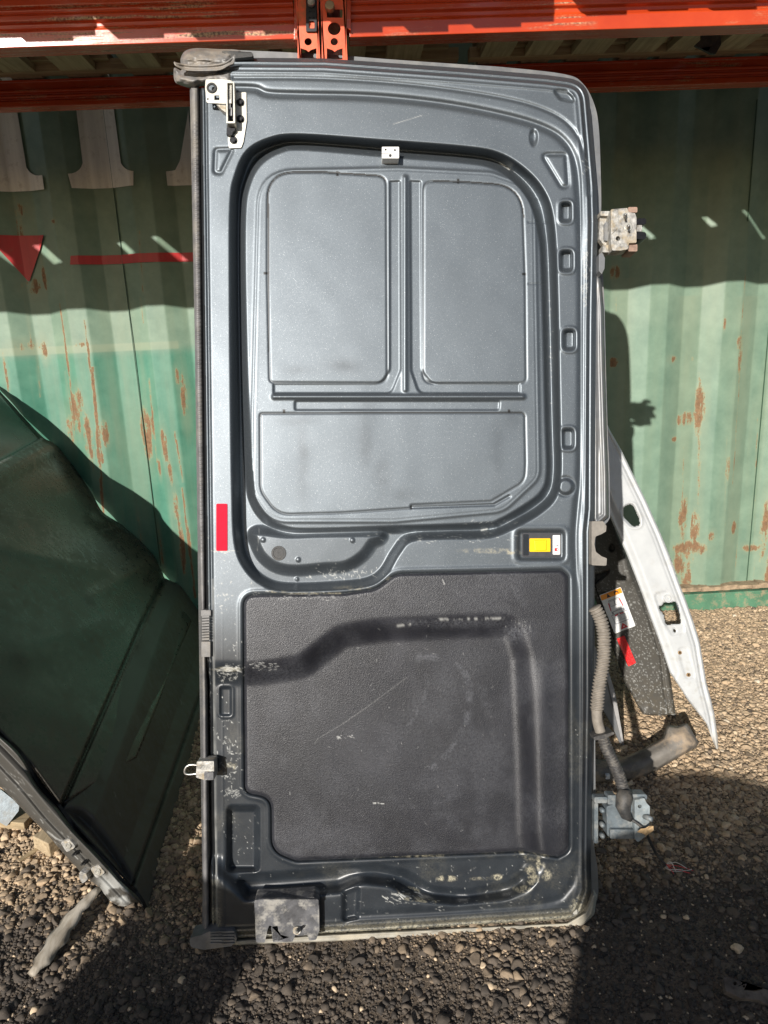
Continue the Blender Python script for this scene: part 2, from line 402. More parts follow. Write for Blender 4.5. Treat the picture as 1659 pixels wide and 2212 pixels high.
# ------------------------------------------------------------------ ground
def gz(x, y): return .012*(vn(x, y, .55, 3, 3)-.5)*1.4 + .007*(vn(x, y, .09, 5, 3)-.5)
def ground_mat():
    m, nt, bs = mat('brown dirt with grit')
    a = noise(nt, 2.2, 7, .6); g = noise(nt, 160, 6, .7)
    c = ramp(nt, a, [(.35, (.060, .047, .036)), (.65, (.18, .135, .092))])
    c = mix(nt, ramp(nt, g, [(.45, (0, 0, 0)), (.7, (.8, .8, .8))]), c, (.25, .19, .13))
    nt.links.new(c, bs.inputs['Base Color']); bs.inputs['Roughness'].default_value = .95
    bumpn(nt, math_(nt, 'ADD', g, noise(nt, 45, 5)), 1.0, .006, bs); return m
M_GROUND = ground_mat()
def sheet(name, xs, ys, zf, m):
    X, Y = np.meshgrid(xs, ys); Z = zf(X, Y); V = np.stack([X, Y, Z], -1).reshape(-1, 3); r, c = X.shape
    idx = np.arange(r*c).reshape(r, c); F4 = np.stack([idx[:-1, :-1], idx[:-1, 1:], idx[1:, 1:], idx[1:, :-1]], -1).reshape(-1, 4)
    me = bpy.data.meshes.new(name); me.from_pydata(V.tolist(), [], F4.tolist()); me.update(); return link(name, me, m)
fx = np.concatenate([[-60, -20, -8, -4, -2.4], np.arange(-1.8, 2.2, .012), [2.6, 4, 8, 20, 60]])
fy = np.concatenate([[-60, -20, -8, -3, -1, .2], np.arange(.6, 2.9, .012), [3.2, 5, 10, 25, 60]])
g = sheet('ground', fx, fy, lambda x, y: gz(x, y)*((x > -1.9) & (x < 2.2) & (y > .5) & (y < 2.9)), M_GROUND)
tag(g, kind='structure')

def gravel():
    def ico(sub):
        bm = bmesh.new(); bmesh.ops.create_icosphere(bm, subdivisions=sub, radius=1)
        v = np.array([tuple(q.co) for q in bm.verts]); f = np.array([[q.index for q in p.verts] for p in bm.faces]); bm.free(); return v, f
    protos = []
    for sub, cnt in ((1, 10), (2, 12), (3, 6)):
        lst = []
        for k in range(cnt):
            v, f = ico(sub); n = 1+.28*(vn(v[:, 0]*1.3+k*5, v[:, 1]*1.3+v[:, 2]*1.7, 1.0, k, 3)-.5)*2
            v = v*n[:, None]
            for _ in range(8):     # flat knocks
                d = unit(rng.normal(size=3)); lim = rng.uniform(.42, .8); s = v@d; v = v - d*np.maximum(s-lim, 0)[:, None]*1.0
            lst.append((v, f))
        protos.append(lst)
    VS, FS, CS = [], [], []; off = 0
    def put(x, y, s, kind, tint, z, sink=.36):
        nonlocal off
        v, f = protos[kind][rng.integers(len(protos[kind]))]
        q = v*np.array([s*rng.uniform(.8, 1.25), s*rng.uniform(.75, 1.1), s*rng.uniform(.5, .8)])
        a, b = rng.uniform(0, 2*pi), rng.uniform(-.5, .5)
        q = q@np.array([[1, 0, 0], [0, cos(b), -sin(b)], [0, sin(b), cos(b)]]).T
        q = q@np.array([[cos(a), -sin(a), 0], [sin(a), cos(a), 0], [0, 0, 1]]).T
        q = q + np.array([x, y, z + s*(.45-sink)]); VS.append(q); FS.append(f+off); off += len(v); CS.append(np.full(len(v), tint))
    # visible strips, denser and larger near the camera
    def vis(x, y):
        v = np.array([x, y, 0])-CAM; z = v@Fv; px = CX+F_PX*(v@Rv)/z; py = CY-F_PX*(v@Uv)/z
        return px, py
    n = 0; K = 700000
    xa, ya = rng.uniform(-1.15, 1.8, K), rng.uniform(.78, 2.68, K)
    v = np.stack([xa, ya, 0*xa], 1)-CAM; z = v@Fv; pxa = CX+F_PX*(v@Rv)/z; pya = CY-F_PX*(v@Uv)/z
    ok = (pxa > -60) & (pxa < 1720) & (pya < 2280) & ~((pxa > 470) & (pxa < 1265) & (pya < 1960)) & ~((pxa < 300) & (pya < 1690))
    bare = vn(xa, ya, .28, 11, 3); ok &= ~((pxa > 620) & (pya > 1960) & (bare < .6) & (rng.random(K) < .45))
    xa, ya = xa[ok], ya[ok]
    warm = ss(1.02, 1.42, ya+.2*(vn(xa, ya, .3, 8, 3)-.5)*2)  # farther stones painted lighter and tanner to look sunlit
    zt = gz(xa, ya)
    for i in range(min(len(xa), 165000)):
        x, y = xa[i], ya[i]; far = (y-.8)/1.9
        s = rng.lognormal(math.log(.0030 if far > .3 else .0027), .50)
        if far < .35 and rng.random() < .007: s = rng.uniform(.008, .015)
        s = min(s, .014)
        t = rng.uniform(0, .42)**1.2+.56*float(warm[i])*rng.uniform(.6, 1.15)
        if rng.random() < .02: t = .95
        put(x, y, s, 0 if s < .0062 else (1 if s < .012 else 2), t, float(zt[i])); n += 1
    V = np.concatenate(VS); Fc = np.concatenate(FS); Cc = np.concatenate(CS)
    me = bpy.data.meshes.new('gravel'); me.vertices.add(len(V)); me.vertices.foreach_set('co', V.astype(np.float32).ravel())
    me.loops.add(Fc.size); me.loops.foreach_set('vertex_index', Fc.astype(np.int32).ravel()); me.polygons.add(len(Fc))
    me.polygons.foreach_set('loop_start', np.arange(0, Fc.size, 3, dtype=np.int32)); me.polygons.foreach_set('loop_total', np.full(len(Fc), 3, np.int32)); me.update(calc_edges=True)
    a = me.attributes.new('tone', 'FLOAT', 'POINT'); a.data.foreach_set('value', Cc.astype(np.float32))
    m, nt, bs = mat('mixed gravel stone')
    at = N(nt, 'ShaderNodeAttribute', attribute_name='tone')
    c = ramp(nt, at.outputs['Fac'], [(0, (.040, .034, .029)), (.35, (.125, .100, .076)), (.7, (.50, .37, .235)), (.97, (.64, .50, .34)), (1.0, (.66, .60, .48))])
    c = mix(nt, .6, c, ramp(nt, noise(nt, 150, 5, .7), [(.3, (.45, .45, .45)), (.7, (1.25, 1.2, 1.15))]), 'MULTIPLY')
    nt.links.new(c, bs.inputs['Base Color']); bs.inputs['Roughness'].default_value = .85; bumpn(nt, noise(nt, 500, 4), .5, .001, bs)
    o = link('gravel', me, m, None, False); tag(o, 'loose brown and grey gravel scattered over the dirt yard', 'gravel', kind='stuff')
    print('gravel stones', n, 'faces', len(Fc))
gravel()

# ------------------------------------------------------------------ container
def wall_phase(x):
    a = (x+.84)/.278; b = (x-1.267)/.278+7.0
    t = ss(-.30, .60, np.asarray(x, float)); return a*(1-t)+b*t
def wall_off(x):      # 0 deep, .036 proud
    p = np.abs((wall_phase(x)+.5) % 1-.5)*2        # 0 at valley centre, 1 at crest centre
    return .030*np.clip((p-.24)/.52, 0, 1)
def wpx(px, py):      # picture px to wall x, z
    q = WALL.at(px, py, .0125); return float(q[0]), float(q[2])
box_c = thing('shipping_container', (0, WALL_Y, 0), 'green corrugated shipping container with rust streaks behind the grey van door', 'container')
def container_wall():
    xs = np.arange(-1.62, 2.1, .0045); zs = np.arange(.095, 2.62, .0055); X, Z = np.meshgrid(xs, zs)
    off = wall_off(X); dent = .004*(vn(X, Z, .5, 21, 3)-.5)*2; Y = WALL_Y - off - dent
    rust = np.zeros_like(X); fade = np.zeros_like(X); strp = np.zeros_like(X)
    def blob(px, py, rx, ry, s=1.0, k=0):
        x, z = wpx(px, py); sx, sz = rx*.00150, ry*.0024
        d = ((X-x)/sx)**2+((Z-z)/sz)**2; nz = vn(X, Z*.45, .03, 31+k, 5)
        d = d*.75+.5*vn(X, Z*.6, .06, 35+k, 4)-.25; np.maximum(rust, s*.9*np.clip(1.15-d, 0, 1)*(.05+1.15*nz), out=rust)
        np.maximum(fade, .8*np.clip(1.2-d/3.0, 0, 1)*(.3+nz), out=fade)
    def streak(px0, py0, px1, py1, w, s=.9, k=0):
        x0, z0 = wpx(px0, py0); x1, z1 = wpx(px1, py1)
        t = np.clip((Z-z0)/(z1-z0), 0, 1); xc = x0+(x1-x0)*t + .006*(vn(X*0+.3, Z, .05, 41+k, 4)-.5)
        d = np.abs(X-xc)/(w*.00172); inz = (Z < max(z0, z1)) & (Z > min(z0, z1)); tap = 1-.5*np.abs(t*2-1)
        np.maximum(rust, np.where(inz, s*np.clip(1.2-d/tap, 0, 1)*(.45+.75*vn(X, Z, .04, 51+k, 4)), 0), out=rust)
        np.maximum(fade, np.where(inz, .6*np.clip(1.2-d/tap/3, 0, 1), 0), out=fade)
    for i, a in enumerate([(38, 452, 20, 10), (118, 480, 5, 4), (65, 617, 22, 12), (92, 600, 6, 18), (60, 748, 30, 8, .7), (92, 755, 8, 14), (175, 745, 16, 5, .7),
                           (165, 895, 12, 30), (175, 870, 10, 22), (195, 950, 12, 45), (230, 935, 10, 22), (316, 935, 17, 42, .95), (315, 975, 6, 14, .8),
                           (397, 850, 9, 40, .9), (385, 815, 6, 14), (358, 960, 8, 28), (345, 1010, 4, 14), (370, 1020, 5, 22), (150, 930, 12, 26, .7), (385, 1110, 10, 40, .8), (395, 1180, 8, 60, .9), (345, 1180, 5, 40, .8), (300, 1150, 6, 28, .6),
                           (1330, 588, 14, 12, .9), (1328, 783, 12, 8, .9), (1455, 776, 12, 5, .9), (1499, 775, 4, 4), (1487, 905, 28, 12, .9), (1512, 880, 13, 45, .85), (1458, 949, 8, 5), (1560, 700, 4, 10, .6),
                           (1488, 1185, 40, 14, 1.1), (1478, 1130, 12, 45, .9), (1500, 1140, 8, 40, .8), (1478, 1215, 26, 26, 1.0), (1485, 1250, 14, 28, .9), (1532, 1155, 10, 9, .9), (1585, 1140, 8, 12, .9),
                           (1625, 1185, 22, 7, 1.0), (1650, 1150, 12, 55, .9), (1655, 1230, 10, 30, .9), (1568, 1010, 5, 24, .8), (1594, 740, 10, 14, .9), (1597, 755, 7, 40, .6), (1510, 1010, 4, 30, .7), (1470, 1275, 60, 6, .8), (1620, 1278, 50, 5, .8)]):
            blob(*a[:4], (a[4] if len(a) == 5 else 1.0)*(1.3 if a[0] > 1300 else 1.0), k=i)
    for i, a in enumerate([(131, 655, 163, 915, 3.2, .95), (140, 800, 166, 980, 2), (185, 690, 226, 1000, 4.2, .9), (203, 790, 228, 1130, 6, .85), (40, 470, 48, 560, 7, .55), (33, 470, 36, 520, 4, .5), (304, 500, 312, 640, 2.2, .6),
                           (305, 640, 312, 700, 2, .5), (322, 815, 340, 1000, 3.2, .8), (395, 1050, 425, 1290, 5, .9), (380, 930, 397, 1040, 3, .7), (10, 760, 24, 845, 3, .8), (75, 740, 85, 860, 1.8, .5), (50, 640, 70, 760, 1.5, .4),
                           (1331, 600, 1334, 690, 6, .35), (1608, 560, 1592, 800, 2, .5), (1512, 800, 1508, 1160, 5, .55), (1480, 960, 1476, 1160, 3, .5), (1598, 750, 1580, 1060, 2.5, .55), (1565, 940, 1560, 1150, 2, .45), (1640, 900, 1630, 1270, 2, .5), (1600, 1060, 1590, 1270, 2, .4)]):
        streak(*a, k=i)
    # pale weathering columns and coats
    col = vn(X*1.0, Z*.12, .10, 61, 4); fade = np.maximum(fade, ss(.55, .8, col)*.55)
    for (px, w, y0) in ((1485, 46, 640), (1600, 40, 640), (1345, 26, 600)):
        x, z = wpx(px, y0+200); d = np.abs(X-x)/(w*.00172); fade = np.maximum(fade, np.clip(1.1-d, 0, 1)*(Z < wpx(px, y0)[1])*(.4+.6*vn(X*3, Z*.3, .05, 71, 4)))
    zl = wpx(200, 760)[1]; zr = zl
    low = (1-ss(zl-.03, zl+.02, Z))*(.75+.25*vn(X, Z, .2, 83, 3))*(1-ss(-.2, .5, X)*.9)
    strp = ((Z > zl-.003) & (Z < zl+.026) & (X < wpx(385, 745)[0])).astype(float)*(.5+.7*vn(X, Z, .03, 81, 3))
    strp = np.clip(strp, 0, 1)*.6
    # grime marks darker green
    V = np.stack([X, Y, Z], -1).reshape(-1, 3); r, c = X.shape; idx = np.arange(r*c).reshape(r, c)
    F4 = np.stack([idx[:-1, :-1], idx[:-1, 1:], idx[1:, 1:], idx[1:, :-1]], -1).reshape(-1, 4)
    me = bpy.data.meshes.new('container_wall'); me.vertices.add(len(V)); me.vertices.foreach_set('co', V.astype(np.float32).ravel())
    me.loops.add(F4.size); me.loops.foreach_set('vertex_index', F4.astype(np.int32).ravel()); me.polygons.add(len(F4))
    me.polygons.foreach_set('loop_start', np.arange(0, F4.size, 4, dtype=np.int32)); me.polygons.foreach_set('loop_total', np.full(len(F4), 4, np.int32)); me.update(calc_edges=True)
    A = np.stack([rust, fade, low, strp], -1).reshape(-1, 4)
    at = me.attributes.new('pt', 'FLOAT_COLOR', 'POINT'); at.data.foreach_set('color', np.clip(A, 0, 1).astype(np.float32).ravel())
    link('corrugated_wall', me, M_WALL, box_c, False)
container_wall()
M_GRN = simple('green rail paint', (.085, .20, .12), .5, 0, .25, 12, .3, 60, dirt=(.36, .26, .16), dirt_amt=.6, dirt_scale=30)
b = MB().box(-1.62, WALL_Y-.045, -.035, 2.1, WALL_Y+.06, .070); build(b, 'bottom_rail', M_GRN, box_c, bevel=.004)
for (a_, b_) in (((247, 420), (352, 1290)), ((1645, 760), (1626, 1268)), ((1612, 420), (1607, 480))):
    xw = .5*(wpx(*a_)[0]+wpx(*b_)[0]); z0w, z1w = wpx(*b_)[1], min(2.6, wpx(*a_)[1]+.3); yw = WALL_Y-float(wall_off(xw))-.007
    build(MB().box(xw, yw, z0w, xw+.0022, yw+.004, z1w), 'weld_seam', simple('dark seam', (.05, .10, .06), .6), box_c)
# ragged rusty weld lip above the rail
b = MB(); xs = np.arange(-1.62, 2.1, .03)
for i in range(len(xs)-1):
    b.box(xs[i], WALL_Y-.048-.006*rng.random(), .083, xs[i+1], WALL_Y+.02, .097+.008*rng.random())
M_LIP = simple('rusty lip', (.30, .22, .14), .8, 0, .5, 40, .5, 200); build(b, 'rail_lip', M_LIP, box_c)
b = MB().box(-1.62, WALL_Y, 2.625, 2.1, WALL_Y+.06, 2.75); build(b, 'top_rail', M_GRN, box_c, bevel=.004)
b = MB().box(-1.62, WALL_Y+.065, -.03, 2.1, WALL_Y+2.4, 2.7); build(b, 'box_body', M_GRN, box_c)

def wall_paint(name, poly, m, par=box_c, px=True, holes=None):
    """paint following the corrugation: vertical strips 2 mm proud of the sheet"""
    P = [wpx(*q) for q in poly] if px else poly; xs_ = [p[0] for p in P]
    step = .006; b = MB(); x = min(xs_)
    def spans(xx):
        hit = []
        for i in range(len(P)):
            (ax, az), (bx, bz) = P[i], P[(i+1) % len(P)]
            if (ax > xx) != (bx > xx): hit.append(az+(bz-az)*(xx-ax)/(bx-ax))
        hit.sort(); return list(zip(hit[::2], hit[1::2]))
    while x < max(xs_):
        x2 = min(x+step, max(xs_)); sa = spans(x+1e-5); sb = spans(x2-1e-5)
        if len(sa) == len(sb):
            for (a0, a1), (b0, b1) in zip(sa, sb):
                ya = WALL_Y-float(wall_off(x))-.0065; yb = WALL_Y-float(wall_off(x2))-.0065
                k = 6
                for j in range(k):
                    f0, f1 = j/k, (j+1)/k
                    b.add([(x, ya, a0+(a1-a0)*f0), (x2, yb, b0+(b1-b0)*f0), (x2, yb, b0+(b1-b0)*f1), (x, ya, a0+(a1-a0)*f1)], [(0, 1, 2, 3)])
        x = x2
    return build(b, name, m, par, smooth=False)
def serif_stem(xc, w0, zt=2.05, zb=None, serif=.105, sl=0.0):
    zb = zb; h = w0/2
    pts = [(xc-h+sl, zt), (xc+h+sl, zt), (xc+h, zb+.10)]
    for k in range(7): a = k/6*pi/2; pts.append((xc+h+.05*(1-cos(a)), zb+.045+.05*(1-sin(a))))
    pts += [(xc+serif, zb+.045), (xc+serif, zb), (xc-serif, zb), (xc-serif, zb+.045)]
    for k in range(7): a = pi/2-k/6*pi/2; pts.append((xc-h-.05*(1-cos(a)), zb+.045+.05*(1-sin(a))))
    pts += [(xc-h, zb+.10)]
    return pts
zlet = wpx(230, 406)[1]
xc1 = wpx(20, 411)[0]; xc2 = wpx(227, 404)[0]
wall_paint('painted_letter', serif_stem(xc1, .125, 2.2, zlet, .125), M_LETTER, px=False)
wall_paint('painted_letter', serif_stem(xc2, .125, 2.2, zlet, .108), M_LETTER, px=False)
xa = wpx(362, 400)[0]
wall_paint('painted_letter', [(xa, zlet), (xa, zlet+.045), (xa+.03, zlet+.05), (xa+.05, zlet+.08), (xa+.05+.16, zlet+.62), (xa+.28, zlet+.62), (xa+.46, zlet+.08), (xa+.47, zlet+.045), (xa+.5, zlet), (xa+.28, zlet), (xa+.28, zlet+.045), (xa+.33, zlet+.06), (xa+.215, zlet+.42), (xa+.10, zlet+.06), (xa+.15, zlet+.045), (xa+.15, zlet)], M_LETTER, px=False)
wall_paint('painted_triangle', [(-22, 509), (95, 508), (61, 610)], M_LRED)
wall_paint('painted_bar', [(157, 554), (520, 541), (520, 561), (157, 573)], M_LRED)

# ------------------------------------------------------------------ rack
RY = 1.625
rack = thing('pallet_rack', (0, RY, 0), 'orange red pallet racking with bolted uprights above the van door', 'rack')
def beam(name, x0, x1, y, z0, z1, dirn=-1):
    """stepped box beam; profile in y, z run along x"""
    h = z1-z0
    pr = [(0, z0), (0, z0+.20*h), (.007, z0+.245*h), (.007, z0+.30*h), (0, z0+.325*h), (0, z0+.40*h), (.007, z0+.43*h), (.007, z0+.48*h), (0, z0+.51*h), (0, z0+.60*h), (.014, z0+.66*h), (.014, z0+.93*h), (.009, z1), (.05, z1), (.05, z0)]
    b = MB(); n = len(pr)
    for x in (x0, x1): b.v += [(x, y - dirn*p[0], p[1]) for p in pr]
    for i in range(n): j = (i+1) % n; b.f.append((i, j, j+n, i+n))
    b.f.append(tuple(range(n))[::-1]); b.f.append(tuple(range(n, 2*n)))
    return build(b, name, M_RACK, rack, bevel=.0018, seg=2)
FR = Plane((0, RY, 0), (0, -1, 0))
xl = float(FR.at(643, 60)[0]); xm0 = float(FR.at(689, 60)[0]); xm1 = float(FR.at(694, 60)[0]); xr = float(FR.at(747, 60)[0])
zbl = float(FR.at(400, 90)[2]); print('beam z', zbl, float(FR.at(1300, 66)[2]), 'posts', xl, xm0, xm1, xr)
Z0, Z1 = zbl, zbl+.14
beam('beam', -2.4, xl-.006, RY+.004, Z0, Z1); beam('beam', xr+.006, 2.9, RY+.004, Z0, Z1)
BY = 2.24; BK = Plane((0, BY, 0), (0, -1, 0)); bz0 = float(BK.at(100, 229)[2]); bz1 = float(BK.at(100, 168)[2]); print('back beam', bz0, bz1)
beam('beam', -2.4, -.12, BY, bz0, bz1); beam('beam', .10, 2.9, BY, bz0, bz1)
# uprights: cut plates with side returns
def upright(x0, x1, a, c):
    m = MB()
    o_ = [(a, -60), (c, -60), (c, 330), (a, 330)]
    mid = (a+c)/2+ (2 if a > 670 else 1)
    holes = []
    if a > 670: holes += [rr(mid-17, 20, mid+17, 38, 2), circ(mid-1, 62, 14)]
    holes += [circ(mid-1, 90, 8), [(mid-17, 104), (mid-5, 108), (mid, 112), (mid+5, 108), (mid+17, 104), (mid+17, 128), (mid-17, 128)], circ(mid, 160, 8), [(mid-17, 176), (mid+17, 176), (mid+17, 198), (mid-17, 198)]]
    m.plate(FR, o_, .012, .009, holes)
    zt, zb = 2.6, 0.0
    X0 = float(FR.at(a, 60)[0]); X1 = float(FR.at(c, 60)[0])
    m.box(X0, RY-.012, .02, X0+.003, RY+.07, 3.0); m.box(X1-.003, RY-.012, .02, X1, RY+.07, 3.0)
    z_lo = float(FR.at(mid, 325)[2]); m.box(X0+.003, RY-.0115, .02, X1-.003, RY-.0085, z_lo)
    return build(m, 'upright', M_RACKPOST, rack)
upright(xl, xm0, 643, 688); upright(xm1, xr, 695, 747)
b = MB().box(xl+.01, RY+.055, 1.2, xr-.01, RY+.06, 2.9); build(b, 'upright_back', M_CAST, rack)
# safety plate and bolts on the left upright
sp_ = MB().plate(FR, rr(661, -40, 684, 68, 3), .0165, .0125, [rpoly([(667, 45, 3), (679, 45, 3), (679, 61, 2), (667, 61, 2)], 3)])
lp = build(sp_, 'locking_plate', M_BOLT, rack, bevel=.0005)
b = MB()
for (x, y) in ((668, 23), (677, 23), (668, 36), (677, 36), (667, 10), (678, 10)): b.plate(FR, circ(x, y, 2.2, 10), .0185, .0166)
build(b, 'rivets', M_BOLT, lp)
b = MB().plate(FR, circ(672, 3, 8, 16), .028, .0166); build(b, 'bolt', M_CAST, rack, bevel=.001)
b = MB().plate(FR, circ(712, 10, 11, 8), .032, .0125); build(b, 'bolt', simple('tan bolt', (.36, .26, .16), .5, .4), rack, bevel=.002)
for s, (a, c) in ((-1, (635, 642)), (1, (748, 758))):     # beam end connectors
    b = MB().plate(FR, [(a, -60), (c, -60), (c, 86 if s < 0 else 66), (a, 86 if s < 0 else 60)], .006, -.03); build(b, 'beam_connector', M_RACK, rack, bevel=.001)
# rear uprights standing behind the leaning door
for x in (-.105, .0):
    b = MB().box(x, BY-.01, 0, x+.08, BY-.007, 3).box(x, BY-.007, 0, x+.003, BY+.07, 3).box(x+.077, BY-.007, 0, x+.08, BY+.07, 3); build(b, 'upright', M_CAST, rack)

def pallet(name, x0, x1, label, seed, dz=0):
    r = random.Random(seed); zb = Z1+.004+dz; y0, y1 = RY-.325+(.05 if x0 > .3 else 0), BY+.07
    t = thing(name, ((x0+x1)/2, (y0+y1)/2, zb), label, 'pallet', 'wooden pallets resting across the rack beams')
    m = MB(); x = x0
    while x < x1-.06:
        w = r.uniform(.078, .10); sk = r.uniform(-.012, .012)
        yy0 = y0+r.uniform(0, .02)
        m.hull8([(x, yy0, zb), (x+w, yy0, zb), (x+w+sk, y1, zb), (x+sk, y1, zb)], [(x, yy0, zb+.019), (x+w, yy0, zb+.019), (x+w+sk, y1, zb+.019), (x+sk, y1, zb+.019)])
        x += w+r.uniform(.042, .06)
    build(m, 'bottom_boards', M_WOOD, t, bevel=.001)
    for yy in (y0+.05, (y0+y1)/2-.02, y1-.13):
        b = MB().box(x0, yy, zb+.020, x1, yy+.10, zb+.042)
        xx = x0
        while xx < x1-.1: b.box(xx, yy+.005, zb+.0425, xx+.12, yy+.095, zb+.12); xx += .38
        build(b, 'runner', M_WOOD2, t, bevel=.001)
    build(MB().box(x0, y0+.022, zb+.005, x1, y0+.045, zb+.119), 'front_rail', M_WOOD2, t, bevel=.001)  # unseen rail added to keep light stripes off the front beam
    m = MB(); x = x0
    while x < x1-.05:
        w = r.uniform(.09, .12); w = min(w, .10); m.box(x, y0, zb+.121, x+w, y1, zb+.14); x += w+r.uniform(.09, .12)
    build(m, 'deck_boards', M_WOOD, t, bevel=.001)
    return t
pallet('wooden_pallet', -1.75, -.62, 'weathered wooden pallet on the beams at the far left, over the painted letters', 3)
pallet('wooden_pallet', -.58, .30, 'weathered wooden pallet resting above the two bolted uprights', 5)
pallet('wooden_pallet', .38, 1.20, 'weathered wooden pallet over the top right corner of the van door', 8)
pallet('wooden_pallet', 1.22, 2.3, 'weathered wooden pallet at the far right end of the shelf', 12)
SQ = Plane((0, RY+.28, 0), (0, -1, 0))
so_ = build(MB().plate(SQ, rpoly([(1516, 62, 2), (1556, 62, 2), (1558, 96, 4), (1546, 117, 4), (1536, 116, 3), (1514, 104, 3), (1500, 98, 3), (1516, 84, 4)], 3), .004, -.004), 'black_strap', M_BLACKRUB, None, bevel=.002, base=SQ.at(1536, 70)); tag(so_, 'short black strap hanging under the pallet slats at the top right', 'strap')
# long batten along the rear beam top
bt = MB().box(-2.0, BY-.04, bz1+.002, .33, BY-.005, bz1+.030)
bo = build(bt, 'timber_batten', M_WOOD2, None, bevel=.001, base=(-.8, BY, bz1)); tag(bo, 'long brown timber batten lying along the rear rack beam on the left', 'timber')
bt = MB().box(.36, BY-.04, bz1+.002, 2.6, BY-.005, bz1+.030)
bo = build(bt, 'timber_batten', M_WOOD2, None, bevel=.001, base=(1.4, BY, bz1)); tag(bo, 'long brown timber batten lying along the rear rack beam on the right', 'timber')

# ------------------------------------------------------------------ the leaning van door
D = thing('van_rear_door', DOOR.at(850, 2035, -.03), 'dark grey metallic van rear door leaning inside out against the orange rack', 'van door')
O1 = spline([(447, 190), (447, 122), (470, 110), (510, 108), (700, 117), (829, 127), (1000, 139), (1089, 145), (1219, 160), (1259, 180), (1284, 225), (1294, 280), (1298, 380), (1299, 430)], 5) + \
     [(1298, 560), (1303, 600), (1306, 660), (1309, 800), (1313, 940), (1317, 1026), (1318, 1118), (1313, 1127), (1288, 1150), (1284, 1225), (1285, 1500), (1287, 1749), (1284, 1790), (1284, 1832), (1291, 1874), (1293, 1925), (1287, 1971), (1267, 2001), (1240, 2008), (560, 2040), (470, 2046), (437, 2047), (437, 1980), (437, 1500)]
O2 = rpoly([(430, 190), (447, 190), (447, 124), (700, 126, 10), (1000, 147, 20), (1180, 162, 60), (1270, 174, 100), (1289, 400, 60), (1291, 480, 30), (1287, 700), (1285, 1100), (1280, 1150), (1280, 1500), (1276, 1850), (1278, 1925, 10), (1255, 1990, 40), (900, 2012), (560, 2031), (452, 2036), (452, 1900)], 6)
b = MB().plate(DOOR, O1, -.064, -.070); build(b, 'outer_skin', M_SKIN, D, bevel=.0025, seg=3)
SKINR = rpoly([(1280, 560), (1298, 600), (1303, 660), (1306, 800), (1310, 940), (1313, 1026), (1314, 1116, 6), (1286, 1140, 6), (1280, 1120)], 4)
def hskin(X, Y, sd):
    return -.030 + .004*bump(sd-7, 3) - .003*bump(sd-13, 3) + .003*ss(14, 20, sd)
relief('outer_skin_flange', DOOR, SKINR, 2.0, hskin, M_SKIN, D, rim=4, rimdepth=.018)

# outlines of the pressings
PR_OUT = spline([(498, 620), (499, 440), (510, 375), (535, 325), (585, 298), (650, 291), (820, 303), (1000, 317), (1075, 330), (1130, 362), (1172, 408), (1194, 470), (1203, 600), (1209, 900), (1211, 1020), (1200, 1075), (1165, 1110), (1120, 1135), (1060, 1160), (960, 1163), (890, 1168), (862, 1196), (835, 1240), (800, 1264), (740, 1273), (620, 1277), (565, 1262), (527, 1225), (508, 1170), (503, 1050), (500, 850)], 5, True)
PI_ = spline([(527, 620), (527, 470), (535, 405), (560, 355), (605, 326), (660, 320), (850, 336), (1000, 348), (1065, 360), (1115, 392), (1150, 440), (1167, 510), (1173, 600), (1181, 900), (1184, 1020), (1172, 1062), (1140, 1090), (1080, 1125), (1040, 1133), (850, 1140), (680, 1146), (620, 1142), (580, 1122), (552, 1085), (542, 1030), (533, 850)], 5, True)
P2 = spline([(556, 1152), (620, 1158), (700, 1156), (815, 1156), (800, 1170), (780, 1196), (745, 1217), (700, 1221), (640, 1226), (600, 1220), (572, 1200), (557, 1172)], 5, True)
PF = rpoly([(563, 375, 75), (860, 368, 5), (1060, 378, 40), (1150, 410, 90), (1158, 900), (1160, 1030, 40), (1085, 1100, 60), (850, 1122), (590, 1122, 60), (548, 1060, 60), (550, 893)], 8)
PANES = [rpoly([(578, 372, 68), (700, 372), (835, 381, 22), (837, 827, 22), (583, 826, 10), (578, 600)], 8),
         rpoly([(915, 391, 22), (1000, 393), (1128, 402, 75), (1135, 600), (1137, 827, 12), (914, 828, 22)], 8),
         rpoly([(562, 893, 6), (850, 892), (1134, 892, 10), (1136, 1000), (1134, 1040, 35), (1062, 1083, 16), (889, 1091, 2), (887, 1098), (740, 1108), (600, 1112, 55), (563, 1060, 50)], 8)]
LCH = [rpoly([(591, 829, 2), (822, 829, 26), (842, 800, 26), (842, 392, 2), (864, 391, 2), (865, 800, 24), (845, 850, 20), (591, 850, 2)], 5),
       rpoly([(886, 391, 2), (909, 392, 2), (911, 800, 26), (935, 829, 26), (1123, 829, 2), (1123, 850, 2), (905, 850, 20), (888, 800, 24)], 5)]
BAR = rpoly([(637, 866, 5), (1080, 866, 5), (1078, 886, 5), (637, 886, 5)], 4)
PT = rpoly([(527, 1286, 26), (740, 1283, 40), (812, 1273, 50), (856, 1240, 50), (1213, 1232, 14), (1227, 1245, 14), (1228, 1838, 22), (1205, 1850), (1130, 1838, 10), (640, 1859, 40), (588, 1838, 50), (587, 1722, 40), (530, 1712, 20)], 6)
PC = rpoly([(430, 1447), (560, 1447, 60), (650, 1432, 60), (735, 1366, 60), (820, 1353), (1000, 1345), (1112, 1341, 40), (1136, 1420, 30), (1146, 1640), (1150, 1800), (1164, 1868, 30), (1140, 1918, 40), (1085, 1938, 30), (985, 1948, 60), (895, 1938, 60), (845, 1908, 60), (780, 1902, 50), (735, 1922, 40), (532, 1938, 8), (468, 1880, 10), (430, 1868)], 6)
